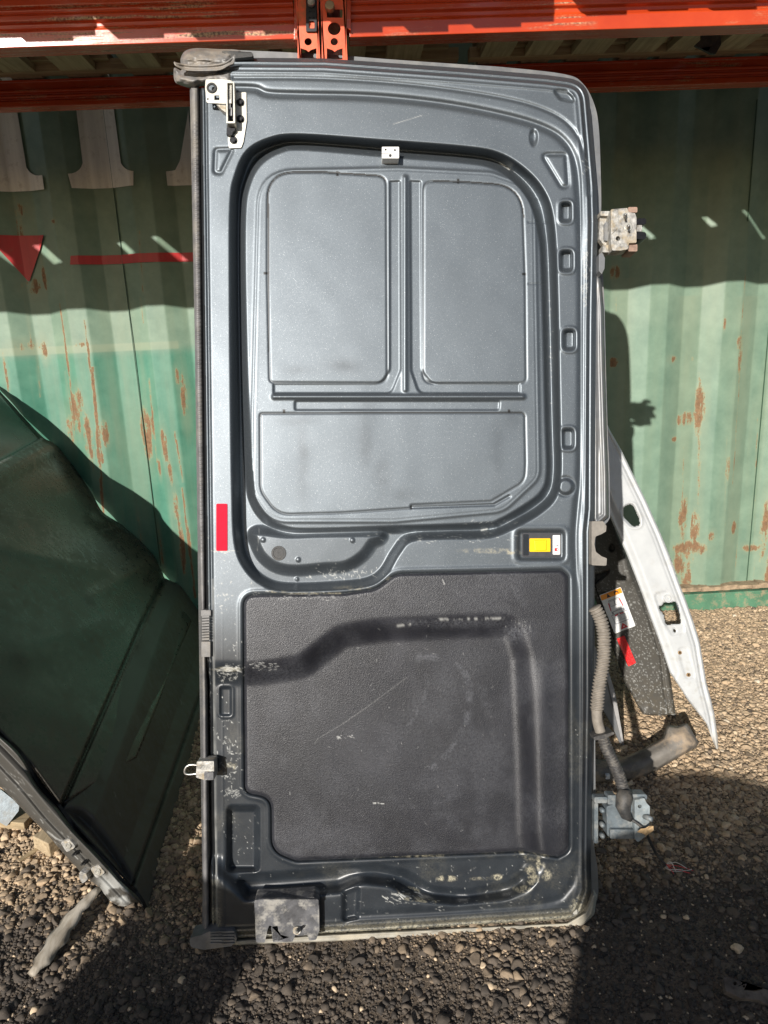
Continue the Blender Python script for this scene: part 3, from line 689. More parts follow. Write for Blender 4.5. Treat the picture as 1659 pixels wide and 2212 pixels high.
CH = rpoly([(512, 1895, 14), (640, 1887), (812, 1872, 60), (885, 1888, 50), (930, 1922, 50), (1010, 1928, 30), (1100, 1912, 30), (1148, 1872, 20), (1160, 1900, 30), (1100, 1935, 30), (985, 1948, 60), (895, 1938, 60), (845, 1908, 60), (780, 1902, 50), (735, 1922, 40), (535, 1937, 8)], 5)
PP = rr(489, 1740, 561, 1884, 14)
SW = spline([(505, 189), (552, 191), (580, 201), (650, 204), (800, 208), (950, 223), (1080, 247), (1170, 273), (1218, 303), (1243, 350), (1252, 430), (1257, 560), (1258, 700), (1257, 900), (1254, 1030), (1247, 1100), (1243, 1160), (1245, 1230), (1250, 1300), (1250, 1500), (1250, 1800), (1246, 1880), (1225, 1925), (1180, 1950), (1000, 1966), (800, 1976), (745, 1980)], 5)
SEAL2 = spline([(505, 168), (700, 170), (900, 184), (1080, 210), (1180, 238), (1235, 275), (1262, 330), (1272, 420)], 5)
LOCK = rr(1117, 1145, 1221, 1211, 12)
OVALS = [rr(1211, 437, 1234, 479, 8), rr(1210, 541, 1237, 586, 10), rr(1217, 712, 1243, 756, 10), rr(1214, 926, 1240, 969, 10)]
TRI1 = rpoly([(466, 323, 6), (503, 322, 4), (478, 373, 6), (464, 372, 6)], 4)
TRI2 = rpoly([(1171, 333, 8), (1223, 333, 8), (1228, 402, 8), (1214, 404, 8)], 4)
SMALL = rr(476, 1485, 499, 1545, 5)
def hbase(X, Y):
    """the large lower hollow shared by the panel and the trim laid into it"""
    s = sdf(X, Y, PC, 60)
    wide = 34+12*(1-ss(1850, 1900, Y))
    u_ = np.clip((s+wide*.55)/(wide*1.45), 0, 1); return -.029*u_**3*(u_*(u_*6-15)+10)
_c = {}
def hpanel(X, Y, sd):
    h = np.zeros_like(X)
    # border: top and right and bottom ribs
    left = X < 470+(Y-200)*.01
    e = sd+0.0
    e = np.where((X < 480) & (Y < 1990), 200, e)
    top = (Y < 330) & (X < 1240)
    h += -.020*(1-ss(2, 26, e)) + .004*bump(e-9, 3.0) - .003*bump(e-14, 2.5) + .0035*bump(e-20, 3)
    h += .0016*bump(e-31, 3)*np.where(top, 1, .4)
    xl_ = 430+22*(Y-190)/1846; d = X-xl_
    h += np.where(Y > 185, -.020*(1-ss(0, 9, d)) - .006*bump(d-14, 3) - .012*(1-ss(-4, 2, d)), 0)
    # swage groove
    s = ldist(X, Y, SW, 40); h += -.0055*bump(s, 7.5)*np.where(X < 1255, 1, .7) * (1-.5*ss(1100, 1900, Y))
    s2 = ldist(X, Y, SEAL2, 40); h += -.0022*bump(s2, 4)
    # big recess, window island, lower pocket
    so = sdf(X, Y, PR_OUT, 60); si = sdf(X, Y, PI_, 60); s3 = sdf(X, Y, P2, 60)
    rec = -.046*ss(-4, 20, so)
    isl = -.016*ss(-4, 22, so)
    rec = rec + (isl-rec)*ss(-14, 6, si)
    rec = np.where(s3 > -20, rec + (-.018-rec)*ss(-20, 7, s3)*ss(-4, 21, so), rec)
    h += rec
    inside = si > 4
    f = sdf(X, Y, PF, 60); h += np.where(inside, .0022*ss(-3, 3, f) + .0022*bump(f+4, 4), 0)
    slit = np.zeros_like(X)
    for i, P in enumerate(PANES):
        q = sdf(X, Y, P, 20); h += np.where(np.abs(q) < 19, -.0014*bump(q, 2.2), 0)
    for P in LCH: q = sdf(X, Y, P, 20); h += -.0030*ss(-3, 3, q)
    q = ldist(X, Y, [(875, 384), (875, 842)], 30); h += .0035*bump(q, 5)
    q = ldist(X, Y, [(592, 857), (1129, 857)], 30); h += .0050*bump(q, 5)
    q = sdf(X, Y, BAR, 20); h += -.0028*ss(-3, 3, q)
    q = ldist(X, Y, [(890, 1096), (1068, 1090), (1100, 1072)], 20); h += -.0025*bump(q, 3)
    # pockets
    for P in OVALS: q = sdf(X, Y, P, 20); h += -.017*ss(-1, 6, q) + .0018*bump(q+5, 3)
    q = np.hypot(X-1222, Y-1051); h += .0045*(1-ss(11, 18, q)) - .002*bump(q-20, 3)
    for P in (TRI1, TRI2): q = sdf(X, Y, P, 20); h += -.0028*bump(q, 4.5)
    q = np.hypot((X-1153)/.7, (Y-296)/1.6); h += -.006*(1-ss(4, 15, q))
    q = sdf(X, Y, rpoly([(1193, 192, 6), (1225, 196, 12), (1246, 222, 6), (1210, 214, 8)], 4), 20); h += -.005*ss(-4, 4, q)
    q = sdf(X, Y, LOCK, 30); h += -.007*ss(-2, 8, q) + .0015*bump(q+6, 5)
    for yy, w in ((480, 26), (613, 26)): h += np.where((X > 1140) & (X < 1178), -.0012*bump(Y-yy, 1.6), 0)
    # bosses and plug in the pocket
    for (x, y, r, a) in ((568, 1166, 6, .0022), (761, 1167, 6, .0022), (644, 1209, 6, .0022), (641, 1251, 5, .002), (1155, 407, 4, .001), (1158, 430, 4, .001)):
        h += a*(1-ss(r*.5, r, np.hypot(X-x, Y-y)))
    # lower hollow, its left pocket, channel
    h += hbase(X, Y)
    q = sdf(X, Y, PP, 40); h += -.021*ss(-3, 14, q)
    q = sdf(X, Y, CH, 40); h += -.013*ss(-10, 12, q)
    q = sdf(X, Y, SMALL, 20); h += -.0035*ss(-2, 4, q) + .0014*bump(q+4, 3)
    q = np.hypot(X-1146, Y-1885); h += .004*(1-ss(6, 22, q))
    # the seat the trim lies in, with a rounded rim
    q = sdf(X, Y, PT, 40); h += -.006*ss(-5, 1, q) + .0016*bump(q+9, 4)
    # lock bracket housing facets at the foot
    q = sdf(X, Y, rpoly([(742, 1926, 8), (776, 1916, 8), (772, 1982, 4), (742, 1990, 4)], 3), 30); h += -.010*ss(-6, 8, q)
    h += .0006*(vn(X, Y, 90, 5, 2)-.5)*2
    return h
STROKES = []   # scratches: x0, y0, x1, y1, width, strength
rs = random.Random(11)
def cluster(x, y, rx, ry, n, ln=10, w=1.0, ang=None, st=.8):
    for _ in range(n):
        a = rs.uniform(-pi, pi) if ang is None else ang+rs.uniform(-.35, .35); l = ln*rs.uniform(.2, 1)
        px, py = x+rs.gauss(0, rx*.5), y+rs.gauss(0, ry*.5); STROKES.append((px, py, px+l*cos(a), py+l*sin(a), w*rs.uniform(.4, 1), st*rs.uniform(.4, 1)))
cluster(1266, 590, 7, 70, 60, 9, .9, 2.0, .7); cluster(1262, 350, 10, 22, 10, 12, .8, .6, .6); cluster(1190, 800, 5, 150, 22, 5, .8)
cluster(490, 1446, 34, 7, 46, 14, 1.3, 0, .95); cluster(495, 1462, 34, 14, 30, 9, .9); cluster(740, 1235, 90, 16, 60, 10, .8, None, .7); cluster(960, 1160, 190, 10, 46, 9, .9, .2, .6)
cluster(700, 1285, 130, 4, 40, 12, 1.1, 0, .8); cluster(560, 1275, 30, 16, 12, 5, .9); cluster(480, 1190, 30, 4, 26, 8, 1.1, .05, .7); cluster(480, 1290, 14, 60, 20, 5, 1.0); cluster(500, 1400, 20, 40, 14, 4, 1.0)
cluster(500, 1650, 22, 60, 60, 9, 1.0, None, .7); cluster(506, 1715, 26, 12, 26, 12, 1.0, -.5, .6); cluster(480, 1560, 20, 60, 22, 5, .9); cluster(520, 1800, 40, 70, 30, 6, .7, None, .5)
cluster(700, 1950, 160, 40, 30, 8, .6, None, .35); cluster(1000, 1900, 150, 50, 40, 7, .8, None, .5); cluster(870, 1935, 40, 10, 40, 12, 1.4, .5, .9); cluster(960, 1955, 200, 12, 30, 12, .6, 0, .4)
cluster(452, 1500, 4, 260, 70, 7, 1.0, 1.57, .7); cluster(900, 1400, 380, 500, 60, 6, .6, None, .3); cluster(1050, 1130, 60, 8, 16, 9, .9, -.4, .6)
cluster(850, 330, 330, 10, 40, 3, .6, None, .4)
STROKES += [(850, 268, 880, 259, 1.0, .35), (880, 259, 912, 249, .9, .35), (1080, 352, 1100, 366, 3.0, .8), (1040, 1146, 1052, 1142, 2.5, .7), (556, 1190, 560, 1140, .7, .3)]
CREAM = [(1168, 1868, 10, 16, 1.2), (1150, 1900, 16, 12, 1.2), (1128, 1920, 20, 8, 1.2), (1180, 1890, 12, 12, .8), (965, 1898, 22, 7, 1.1), (1075, 1895, 14, 7, 1), (1040, 1898, 24, 4, .7), (880, 1925, 26, 9, 1.1), (905, 1942, 30, 6, 1.1), (940, 1948, 30, 3, 1), (860, 1848, 120, 4, .8), (1145, 1885, 12, 16, .9),
         (1108, 1193, 22, 5, .9), (1060, 1190, 70, 6, .45), (600, 1278, 20, 3, .8), (700, 1282, 90, 2.5, .9), (840, 1250, 8, 5, .7), (490, 1446, 32, 5, .8), (1150, 1845, 40, 14, .5), (1250, 1960, 20, 26, .6), (760, 1270, 40, 5, .6), (500, 1655, 14, 8, .7)]
BLOTCH = [(740, 790, 38, 16, .55), (650, 800, 40, 12, .4), (655, 990, 14, 90, .5), (790, 950, 16, 60, .55), (825, 1030, 22, 50, .5), (870, 1070, 50, 16, .35), (640, 910, 40, 12, .4), (1075, 990, 14, 120, .25), (640, 1200, 90, 30, .45), (700, 1180, 90, 18, .3), (900, 1190, 60, 14, .3),
          (480, 222, 22, 42, .35), (1180, 750, 12, 200, .2), (1110, 900, 25, 30, .3)]
def paint_strokes(X, Y):
    out = np.zeros_like(X); x0, y0 = X[0].min(), Y[:, 0].min(); st = abs(X[X.shape[0]//2, X.shape[1]//2+1]-X[X.shape[0]//2, X.shape[1]//2])
    for (ax, ay, bx, by, w, a) in STROKES:
        m = w+3; i0 = int(max(0, (min(ax, bx)-m-x0)/st)); i1 = int((max(ax, bx)+m-x0)/st)+2; j0 = int(max(0, (min(ay, by)-m-y0)/st)); j1 = int((max(ay, by)+m-y0)/st)+2
        xs = X[j0:j1, i0:i1]; ys = Y[j0:j1, i0:i1]
        if xs.size == 0: continue
        ex, ey = bx-ax, by-ay; t = np.clip(((xs-ax)*ex+(ys-ay)*ey)/max(ex*ex+ey*ey, 1e-6), 0, 1); d = np.hypot(xs-ax-ex*t, ys-ay-ey*t)
        out[j0:j1, i0:i1] = np.maximum(out[j0:j1, i0:i1], a*np.clip(1.25-d/(w*.62+.38), 0, 1))
    return np.clip(out, 0, 1)
def ppanel(X, Y, sd, h):
    R = paint_strokes(X, Y)*(.4+.9*vn(X, Y, 6, 2, 3))
    spk = vn(X, Y, 3.2, 44, 2); low = ss(1150, 1500, Y); edge = np.zeros_like(X)
    R = np.maximum(R, ss(.86, .93, spk)*low*.6*ss(.5, .6, vn(X, Y, 60, 46, 3)))
    G = np.zeros_like(X)
    for (x, y, rx, ry, a) in CREAM: G = np.maximum(G, a*np.clip(1.35-((X-x)/rx)**2-((Y-y)/ry)**2, 0, 1)*ss(.35, .6, vn(X, Y, 9, 3, 4)))
    bot = 1-ss(4, 34, sd); G = np.maximum(G, np.where(Y > 1900, bot*(.35+.7*vn(X, Y*2, 40, 9, 4)), 0)*np.where(Y > 1960, 1, .4))
    G = np.maximum(G, .08*ss(.55, .75, vn(X, Y, 70, 12, 5))*ss(1300, 1700, Y))
    B = np.zeros_like(X); nb = vn(X, Y, 26, 15, 4)
    for (x, y, rx, ry, a) in BLOTCH: B = np.maximum(B, .6*a*np.exp(-((X-x)/rx)**2-((Y-y)/ry)**2)*(.4+1.0*nb))
    B = np.maximum(B, .95*ss(1230, 1450, Y)*(.85+.15*nb))      # darker and less metallic towards the bottom
    B = np.maximum(B, .35*ss(1110, 1170, Y)*np.where((X < 830) & (X > 540), 1, .5))
    A = np.zeros_like(X)
    q = [sdf(X, Y, P, 12) for P in PANES]
    A = np.maximum(A, np.where((np.abs(q[0]+.2) < 1.7) & ((Y < 392) | (X < 600) & (Y < 470)), 1, 0))
    A = np.maximum(A, np.where((np.abs(q[1]+.2) < 1.7) & (Y < 470) & (X > 935), 1, 0))
    A = np.maximum(A, np.where((np.abs(q[2]+.2) < 1.4) & (Y < 900), .85, 0))
    for qq in q: A = np.maximum(A, .55*np.clip(1.2-np.abs(qq)/1.6, 0, 1))
    A = np.maximum(A, np.where((np.abs(X-580) < 1.6) & (Y > 440) & (Y < 760), .8, 0))
    for (x, y, w, hh) in ((729, 375, 3, 5), (990, 391, 3, 5), (575, 590, 5, 2.5), (1132, 592, 5, 2.5), (614, 889, 3, 4), (1100, 888, 3, 4), (888, 1096, 2, 5)):
        A = np.maximum(A, ((np.abs(X-x) < w) & (np.abs(Y-y) < hh)).astype(float))
    xl_ = 430+22*(Y-190)/1846; d = X-xl_; A = np.maximum(A, np.where((d > 0) & (d < 7), .9, 0))
    R = np.maximum(R, np.where((Y > 1250), .35*bump(d-17, 2)*vn(X, Y, 30, 77, 3)*1.6, 0))
    return R, np.clip(G, 0, 1), np.clip(B, 0, 1), A
STEP = 1.8
relief('inner_panel', DOOR, O2, STEP, hpanel, M_DOOR, D, paint=ppanel, rim=4, rimdepth=.003)
PTs = [(max(x, 529) if x < 900 else x, y) for x, y in PT]
def shrink(poly, c, k): return [(c[0]+(x-c[0])*k, c[1]+(y-c[1])*k) for x, y in poly]
def htrim(X, Y, sd):
    return hbase(X, Y) + .0006 - .004*ss(0, 1, 0*X) + .004 - .0015*(1-ss(0, 8, sd)) + .0012*(vn(X, Y, 120, 25, 2)-.5) + .004*bump(X-1172, 20)*ss(1400, 1500, Y)
TSTR = list(STROKES); STROKES.clear()
STROKES += [(680, 1606, 686, 1596, .4, .25), (686, 1596, 740, 1564, .4, .25), (740, 1564, 800, 1522, .4, .3), (800, 1522, 878, 1464, .4, .22), (806, 1735, 812, 1735, 1.6, .9), (816, 1735, 819, 1735, 1.2, .9), (823, 1736, 829, 1736, 1.2, .9), (956, 1252, 960, 1262, 1.6, .6)]
cluster(860, 1550, 300, 250, 60, 7, .6, None, .35); cluster(700, 1290, 150, 6, 30, 10, .8, 0, .5); cluster(740, 1592, 24, 3, 12, 8, 1.0, .05, .8); cluster(1120, 1350, 30, 12, 20, 8, .7, 1.5, .4); cluster(560, 1440, 40, 8, 30, 10, 1.0, -.1, .7)
def ptrim(X, Y, sd, h):
    R = paint_strokes(X, Y)*(.5+.8*vn(X, Y, 6, 2, 3))
    G = np.zeros_like(X)
    for (x, y, rx, ry, a) in ((1000, 1347, 130, 10, .8), (1110, 1365, 34, 22, .9), (900, 1345, 60, 8, .7), (600, 1450, 60, 12, .5), (960, 1280, 200, 40, .3), (1100, 1260, 50, 40, .4), (960, 1500, 30, 90, .4), (880, 1600, 90, 60, .35), (1040, 1680, 14, 90, .35), (700, 1800, 110, 24, .4), (1190, 1600, 24, 200, .25), (540, 1600, 14, 200, .3), (780, 1650, 160, 120, .25), (1010, 1420, 60, 40, .35)):
        G = np.maximum(G, a*np.exp(-((X-x)/rx)**2-((Y-y)/ry)**2)*(.3+1.2*vn(X, Y, 40, 17, 5)))
    arc = np.abs(np.hypot((X-930)/1.0, (Y-1560)/1.25)-70-8*vn(X, Y, 40, 4, 2)); G = np.maximum(G, .22*bump(arc, 14)*(X > 930)*vn(X, Y, 50, 14, 3))
    arc = np.abs(np.hypot((X-930)/1.0, (Y-1560)/1.3)-38); G = np.maximum(G, .15*bump(arc, 12)*vn(X, Y, 50, 15, 3))
    G = np.maximum(G, .35*(1-ss(1, 9, sd))*vn(X, Y, 50, 19, 4))
    sw = vn(X, Y, 18, 63, 4)
    for pts, w, a in (([(905, 1420), (975, 1425), (1010, 1470), (1008, 1550), (975, 1620), (920, 1670)], 9, .75), ([(860, 1600), (900, 1540), (925, 1480), (915, 1450)], 6, .6), ([(955, 1450), (985, 1500), (970, 1570)], 5, .5), ([(1035, 1640), (1000, 1700), (940, 1740)], 12, .45), ([(1040, 1480), (1060, 1560), (1050, 1640)], 14, .4), ([(560, 1620), (700, 1690), (880, 1740), (1050, 1800)], 26, .3), ([(1060, 1240), (1110, 1270), (1130, 1300)], 10, .6), ([(1080, 1235), (1090, 1290), (1075, 1330)], 8, .4), ([(600, 1810), (700, 1835), (820, 1838)], 10, .5)):
        G = np.maximum(G, a*bump(ldist(X, Y, spline(pts, 6), 70), w)*ss(.25, .75, sw))
    G = np.maximum(G, .30*ss(.42, .72, vn(X, Y, 75, 66, 5)))
    R = np.maximum(R, .55*bump(ldist(X, Y, [(860, 1352), (950, 1338), (1085, 1336)], 20), 3)*ss(.5, .7, vn(X*1.2, Y*.4, 9, 67, 3)))
    return R, np.clip(G, 0, 1), 0*X, 0*X
relief('trim_panel', DOOR, PT, STEP, htrim, M_TRIM, D, paint=ptrim, rim=5, rimdepth=.004)

# ribbed side seal
def hseal(X, Y, sd):
    return .002*ss(0, 9, sd)-.012+.0008*np.sin(Y*2*pi/9.0)*ss(2, 6, sd)*ss(210, 320, Y)*(1-ss(1150, 1250, Y)) + .0015*bump(X-(420+25*(Y-190)/1850), 4)
relief('side_seal', DOOR, [(410, 186), (430, 186), (440, 900), (454, 2036), (437, 2044), (436, 1500), (424, 900)], 1.8, hseal, simple('grey ribbed side seal', (.15, .145, .145), .5, .1, .35, 30, dirt=(.30, .27, .22), dirt_amt=.4), D, rim=5, rimdepth=.010)
b = MB().plate(DOOR, [(413, 192), (428, 192), (453, 2034), (439, 2040)], -.016, -.034); build(b, 'seal_core', M_BLACKRUB, D)

def dplate(name, m, outline, w1, w0, holes=(), bevel=.0008, parent=None, seg=2):
    return build(MB().plate(DOOR, outline, w1, w0, holes), name, m, parent or D, bevel=bevel, seg=seg)
# red tape, reflector
dplate('reflector_tape', M_RED, rr(467, 1088, 491, 1190, 3), .0012, -.0004, bevel=.0004)
# window clip
wc = dplate('roof_clip', M_WHITEP, rr(825, 317, 862, 342, 2), .006, -.020, bevel=.001)
build(MB().plate(DOOR, circ(833, 323, 2.2, 10), .0066, .006).plate(DOOR, circ(853, 324, 2.2, 10), .0066, .006).plate(DOOR, circ(843, 336, 3, 10), .0066, .006), 'screw_holes', M_DARK, wc)
build(MB().plate(DOOR, [(825, 331), (861, 332), (861, 333), (825, 332)], .0066, .006), 'clip_seam', M_GINK, wc)
# round plug
pg = dplate('rubber_plug', M_BLACKRUB, circ(602, 1195, 16, 26), -.0165, -.021, [circ(602, 1195, 11.5, 26)], bevel=.0008)
build(MB().plate(DOOR, circ(602, 1195, 11.3, 26), -.0175, -.021).plate(DOOR, circ(602, 1194, 1.3, 8), -.0168, -.0174), 'plug_centre', M_BLACKRUB, pg, bevel=.0006)
# lock slider
lk = dplate('lock_bezel', M_BEZEL, rr(1128, 1151, 1212, 1203, 5), -.0015, -.009, bevel=.001)
sl = build(MB().plate(DOOR, rr(1144, 1163, 1189, 1192, 2), .0012, -.0013), 'slider_rim', M_YELLOW, lk, bevel=.0006)
build(MB().plate(DOOR, [(1154, 1167), (1181, 1166), (1181, 1189), (1155, 1190)], .0035, .0013), 'slider_grip', M_YELLOW, sl, bevel=.0012)
build(MB().plate(DOOR, rr(1130, 1154, 1142, 1200, 2), -.0006, -.0014), 'slider_track', M_GBLACK, lk)
lb = build(MB().plate(DOOR, rr(1194, 1156, 1210, 1198, 2), -.0006, -.0014), 'lock_label', M_WHITEP, lk)
build(MB().plate(DOOR, [(1200, 1165), (1205, 1165), (1206, 1170), (1200, 1171)], -.0001, -.0005, [[(1201, 1166), (1204.5, 1166), (1205, 1169.5), (1201, 1170)]]).plate(DOOR, [(1197, 1177.5), (1208, 1177.5), (1208, 1178.7), (1197, 1178.7)], -.0001, -.0005).plate(DOOR, circ(1204, 1178, 1.4, 8), -.0001, -.0005), 'unlocked_symbol', M_GINK, lb)
build(MB().plate(DOOR, rr(1198, 1184, 1203, 1190.5, .5), -.0001, -.0005).plate(DOOR, circ(1203, 1187.2, 3.6, 12), -.0001, -.0005, [circ(1203.4, 1187.2, 2.4, 12)]), 'locked_symbol', M_REDINK, lb)
# centre rivets on the pocket are pressed; upper left latch
la = dplate("door_latch", M_ZINC, rpoly([(507, 200, 1), (532, 199, 3), (533, 262), (526, 306), (521, 319, 3), (494, 320, 5), (492, 300), (495, 270), (506, 262)], 3), .0030, .0002, bevel=.0005)
build(MB().plate(DOOR, rpoly([(444, 171, 4), (483, 171, 3), (500, 174), (500, 223), (486, 224), (446, 222, 5), (443, 190)], 3), .020, .0180, [circ(457, 189, 6.5, 18), circ(449, 214, 2.2, 10), rpoly([(463, 206, 1), (474, 206, 1), (474, 216, 1), (463, 216, 1)], 2)]), 'latch_plate', M_ZINC, la, bevel=.0005)
build(MB().plate(DOOR, circ(457, 189, 11, 24), .0225, .0202, [circ(457, 189, 6.5, 24)]), 'plastic_ring', M_DARK, la, bevel=.0012)
for k in range(10):
    pass
build(MB().plate(DOOR, rpoly([(488, 176, 2), (506, 176, 3), (508, 266, 3), (489, 266, 2)], 3), .026, .001, [rpoly([(491, 179, 1), (503, 179, 1), (504, 262, 1), (492, 262, 1)], 2)]), 'latch_housing', M_ZINC, la, bevel=.0004)
build(MB().plate(DOOR, rr(492, 205, 503, 258, 2), .012, .001).plate(DOOR, rr(493, 183, 498, 215, 1), .020, .001), 'claw', M_BOLT, la, bevel=.001)
build(MB().plate(DOOR, rr(496, 232, 501, 250, 2), .016, .0122).plate(DOOR, rr(494, 222, 498, 236, 1), .018, .0122), 'latch_spring', M_STEEL, la, bevel=.0008)
build(MB().plate(DOOR, rpoly([(490, 268, 1), (507, 268, 1), (508, 281, 1), (503, 285), (501, 292), (489, 290)], 2), .012, .0032), 'latch_cover', M_BOLT, la, bevel=.001)
build(MB().plate(DOOR, rpoly([(466, 224), (488, 226), (488, 243), (478, 236)], 2), .016, .003), 'latch_arm', M_CAST, la, bevel=.0005)
for (x, y) in ((519, 220), (519, 256), (504, 302)):
    bo_ = build(MB().plate(DOOR, circ(x, y, 8, 22), .0052, .0031), 'flange_bolt', M_BOLT, la, bevel=.0006)
    build(MB().plate(DOOR, circ(x, y, 4.5, 6), .0100, .0053), 'bolt_head', M_BOLT, bo_, bevel=.0006)
# torn rubber corner
def hcor(X, Y, sd):
    h = -.008+.014*ss(0, 18, sd) + .0045*(vn(X, Y*2, 22, 91, 3)-.5)*2
    h += -.006*bump(Y-(158+6*np.sin((X-380)/28)), 5) + .003*bump(Y-128, 5)
    return h
relief('rubber_corner', DOOR, spline([(377, 146), (392, 152), (390, 128), (400, 110), (425, 104), (470, 106), (515, 108), (522, 118), (505, 124), (509, 150), (504, 186), (470, 187), (437, 186), (418, 192), (395, 186), (379, 178), (375, 160)], 5, True), 1.6, hcor, M_CORNER, D, rim=8, rimdepth=.012)
fl = spline([(376, 133), (385, 136), (420, 140), (460, 139), (485, 134), (500, 124), (508, 118), (506, 136), (495, 142), (475, 152), (440, 154), (405, 153), (385, 146), (377, 140)], 4, True)
relief('rubber_flap', DOOR, fl, 1.6, lambda X, Y, sd: .018-.006*ss(0, 8, sd)+.008*(1-ss(376, 400, X)), M_CORNER, D, rim=3, rimdepth=.003)
dplate('seal_end', M_BLACKRUB, rpoly([(470, 108, 4), (545, 112, 8), (548, 122, 8), (505, 126)], 4), -.002, -.02, bevel=.002)

# clip and striker on the left edge
b = MB()
for k in range(9): b.plate(DOOR, [(436, 1331+k*6), (452, 1330+k*6), (452, 1334+k*6), (436, 1335+k*6)], .006, -.02)
b.plate(DOOR, rr(434, 1318, 455, 1331, 2), .003, -.02).plate(DOOR, rr(435, 1386, 454, 1419, 2), .005, -.02); build(b, 'ribbed_buffer', M_RUBBER, D, bevel=.0008)
b = MB().plate(DOOR, [(435, 1333), (453, 1333), (453, 1390), (435, 1390)], -.004, -.02); build(b, 'buffer_core', M_DARK, D)
st = build(MB().plate(DOOR, rpoly([(425, 1645, 3), (462, 1644, 2), (463, 1684, 2), (443, 1685, 3), (423, 1680, 4)], 3), .010, -.022), 'striker', M_CAST, D, bevel=.0015)
build(MB().plate(DOOR, rr(441, 1668, 461, 1685, 2), .014, .0102), 'striker_block', M_BRACKET, st, bevel=.001)
P = [DOOR.at(x, y, .0) for x, y in spline([(428, 1653), (412, 1652), (403, 1656), (399, 1664), (400, 1671), (410, 1673), (426, 1671)], 4)]
build(MB().tube(P, .0022, 8), 'striker_loop', M_STEEL, st, smooth=True)
# latch keeper bracket at the foot
kb = build(MB().plate(DOOR, rpoly([(549, 1944, 5), (590, 1944), (678, 1938, 8), (689, 1945, 8), (690, 2010), (683, 2030, 5), (668, 2032, 3), (664, 2020), (645, 2022), (638, 2020), (632, 2034), (618, 2035), (590, 2035), (588, 2002, 3), (582, 1998, 3), (578, 2008), (572, 2036, 3), (553, 2036, 4)], 4), .022, -.018, [rpoly([(585.5, 2002, 3), (600, 2000, 2), (601, 2010), (612, 2028), (589.5, 2033)], 2)]), 'foot_bracket', M_BRACKET, D, bevel=.004, seg=3)
build(MB().plate(DOOR, rr(558, 1943, 688, 1958, 3), .0285, .0222), 'bracket_ledge', M_BRACKET, kb, bevel=.004, seg=3)
build(MB().plate(DOOR, circ(641, 2011, 9, 18), .0262, .0222), 'washer', M_CAST, kb, bevel=.001)
pA = DOOR.at(641, 2011, .026); pB = DOOR.at(642, 2014, .052)
build(MB().tube([pA, pA+(pB-pA)*.4, pA+(pB-pA)*.41, pA+(pB-pA)*.8, pB], [.0042, .0042, .0028, .0028, .0008], 12), 'locating_pin', M_CAST, kb, smooth=True)
dplate('corner_boot', M_CORNER, rpoly([(408, 2026, 8), (436, 2020, 8), (452, 2012), (505, 2008, 6), (512, 2030, 6), (500, 2044), (440, 2052, 8), (412, 2046, 8)], 4), .010, -.03, bevel=.006, seg=3)
b = MB()
for k in range(5): b.plate(DOOR, rpoly([(454, 2013+k*6, 1), (505, 2011+k*6.5, 1), (507, 2014+k*6.5, 1), (454, 2016+k*6, 1)], 2), .0135, .0102)
build(b, 'boot_ribs', M_CORNER, D, bevel=.001)
dplate('corner_mark', M_ZINC, rr(1238, 1965, 1247, 1975, 1), -.004, -.02, bevel=.0006)
# bottom weather strip
def hlow(X, Y, sd): return -.010+.006*ss(0, 8, sd)+.002*bump(sd-6, 2)
relief('bottom_strip', DOOR, [(500, 2028), (700, 2016), (1000, 2001), (1225, 1990), (1262, 1968), (1282, 1920), (1290, 1935), (1284, 1975), (1262, 2003), (1235, 2010), (900, 2028), (700, 2038), (500, 2046)], 1.8, hlow, simple('mud caked grey strip', (.30, .28, .23), .6, 0, .4, 20, .4, 80, dirt=(.46, .41, .31), dirt_amt=.7, dirt_scale=16), D, rim=6, rimdepth=.012)

# upper hinge
hg = build(MB().plate(DOOR, rpoly([(1320, 452, 2), (1355, 449, 2), (1358, 458), (1372, 461, 2), (1375, 470), (1375, 524, 2), (1359, 525), (1357, 538, 3), (1342, 541), (1323, 541, 3), (1320, 530)], 3), .012, -.016, [circ(1335, 515, 5, 16)]), 'hinge', M_CAST, D, bevel=.0015, seg=3)
M_RH = simple('rusty hinge end', (.30, .20, .15), .6, .2, .4, 60)
for q_ in ((1357, 447, 1377, 459), (1356, 527, 1377, 543)): build(MB().plate(DOOR, rr(*q_, 3), .004, -.03), 'hinge_arm', M_RH, hg, bevel=.0015)
build(MB().plate(DOOR, rr(1297, 456, 1320, 466, 2), -.006, -.030).plate(DOOR, rr(1302, 529, 1320, 545, 2), -.006, -.03).plate(DOOR, rpoly([(1296, 468), (1320, 470), (1320, 526), (1305, 530), (1294, 515)], 2), -.016, -.03), 'hinge_bracket', M_CAST, hg, bevel=.0015)
build(MB().plate(DOOR, rr(1306, 480, 1320, 520, 4), -.008, -.02), 'hinge_link', M_SKIN, hg, bevel=.003)
build(MB().plate(DOOR, rr(1376, 471, 1396, 485, 6), .002, -.022).plate(DOOR, rr(1376, 501, 1396, 517, 6), .002, -.022), 'hinge_knuckle', M_BOLT, hg, bevel=.004, seg=3)
build(MB().plate(DOOR, rr(1376, 486, 1387, 500, 2), .0, -.02), 'hinge_bush', M_CAST, hg, bevel=.002)
for (x, y, r) in ((1350, 466, 7), (1357, 490, 9)):
    bs_ = build(MB().plate(DOOR, circ(x, y, r, 22), .0135, .0122), 'washer', M_ZINC, hg, bevel=.0005)
    a_ = DOOR.at(x, y, .0136); e_ = DOOR.at(x+1, y-2, .036)
    build(MB().tube([a_, a_+(e_-a_)*.3, a_+(e_-a_)*.31, e_], [.0040, .0036, .0022, .0020], 12), 'stud', M_STEEL, bs_, smooth=True)
build(MB().plate(DOOR, [(1320.5, 483), (1334, 494), (1320.5, 507)], .0135, .0122), 'hinge_chevron', M_CAST, hg, bevel=.0008)
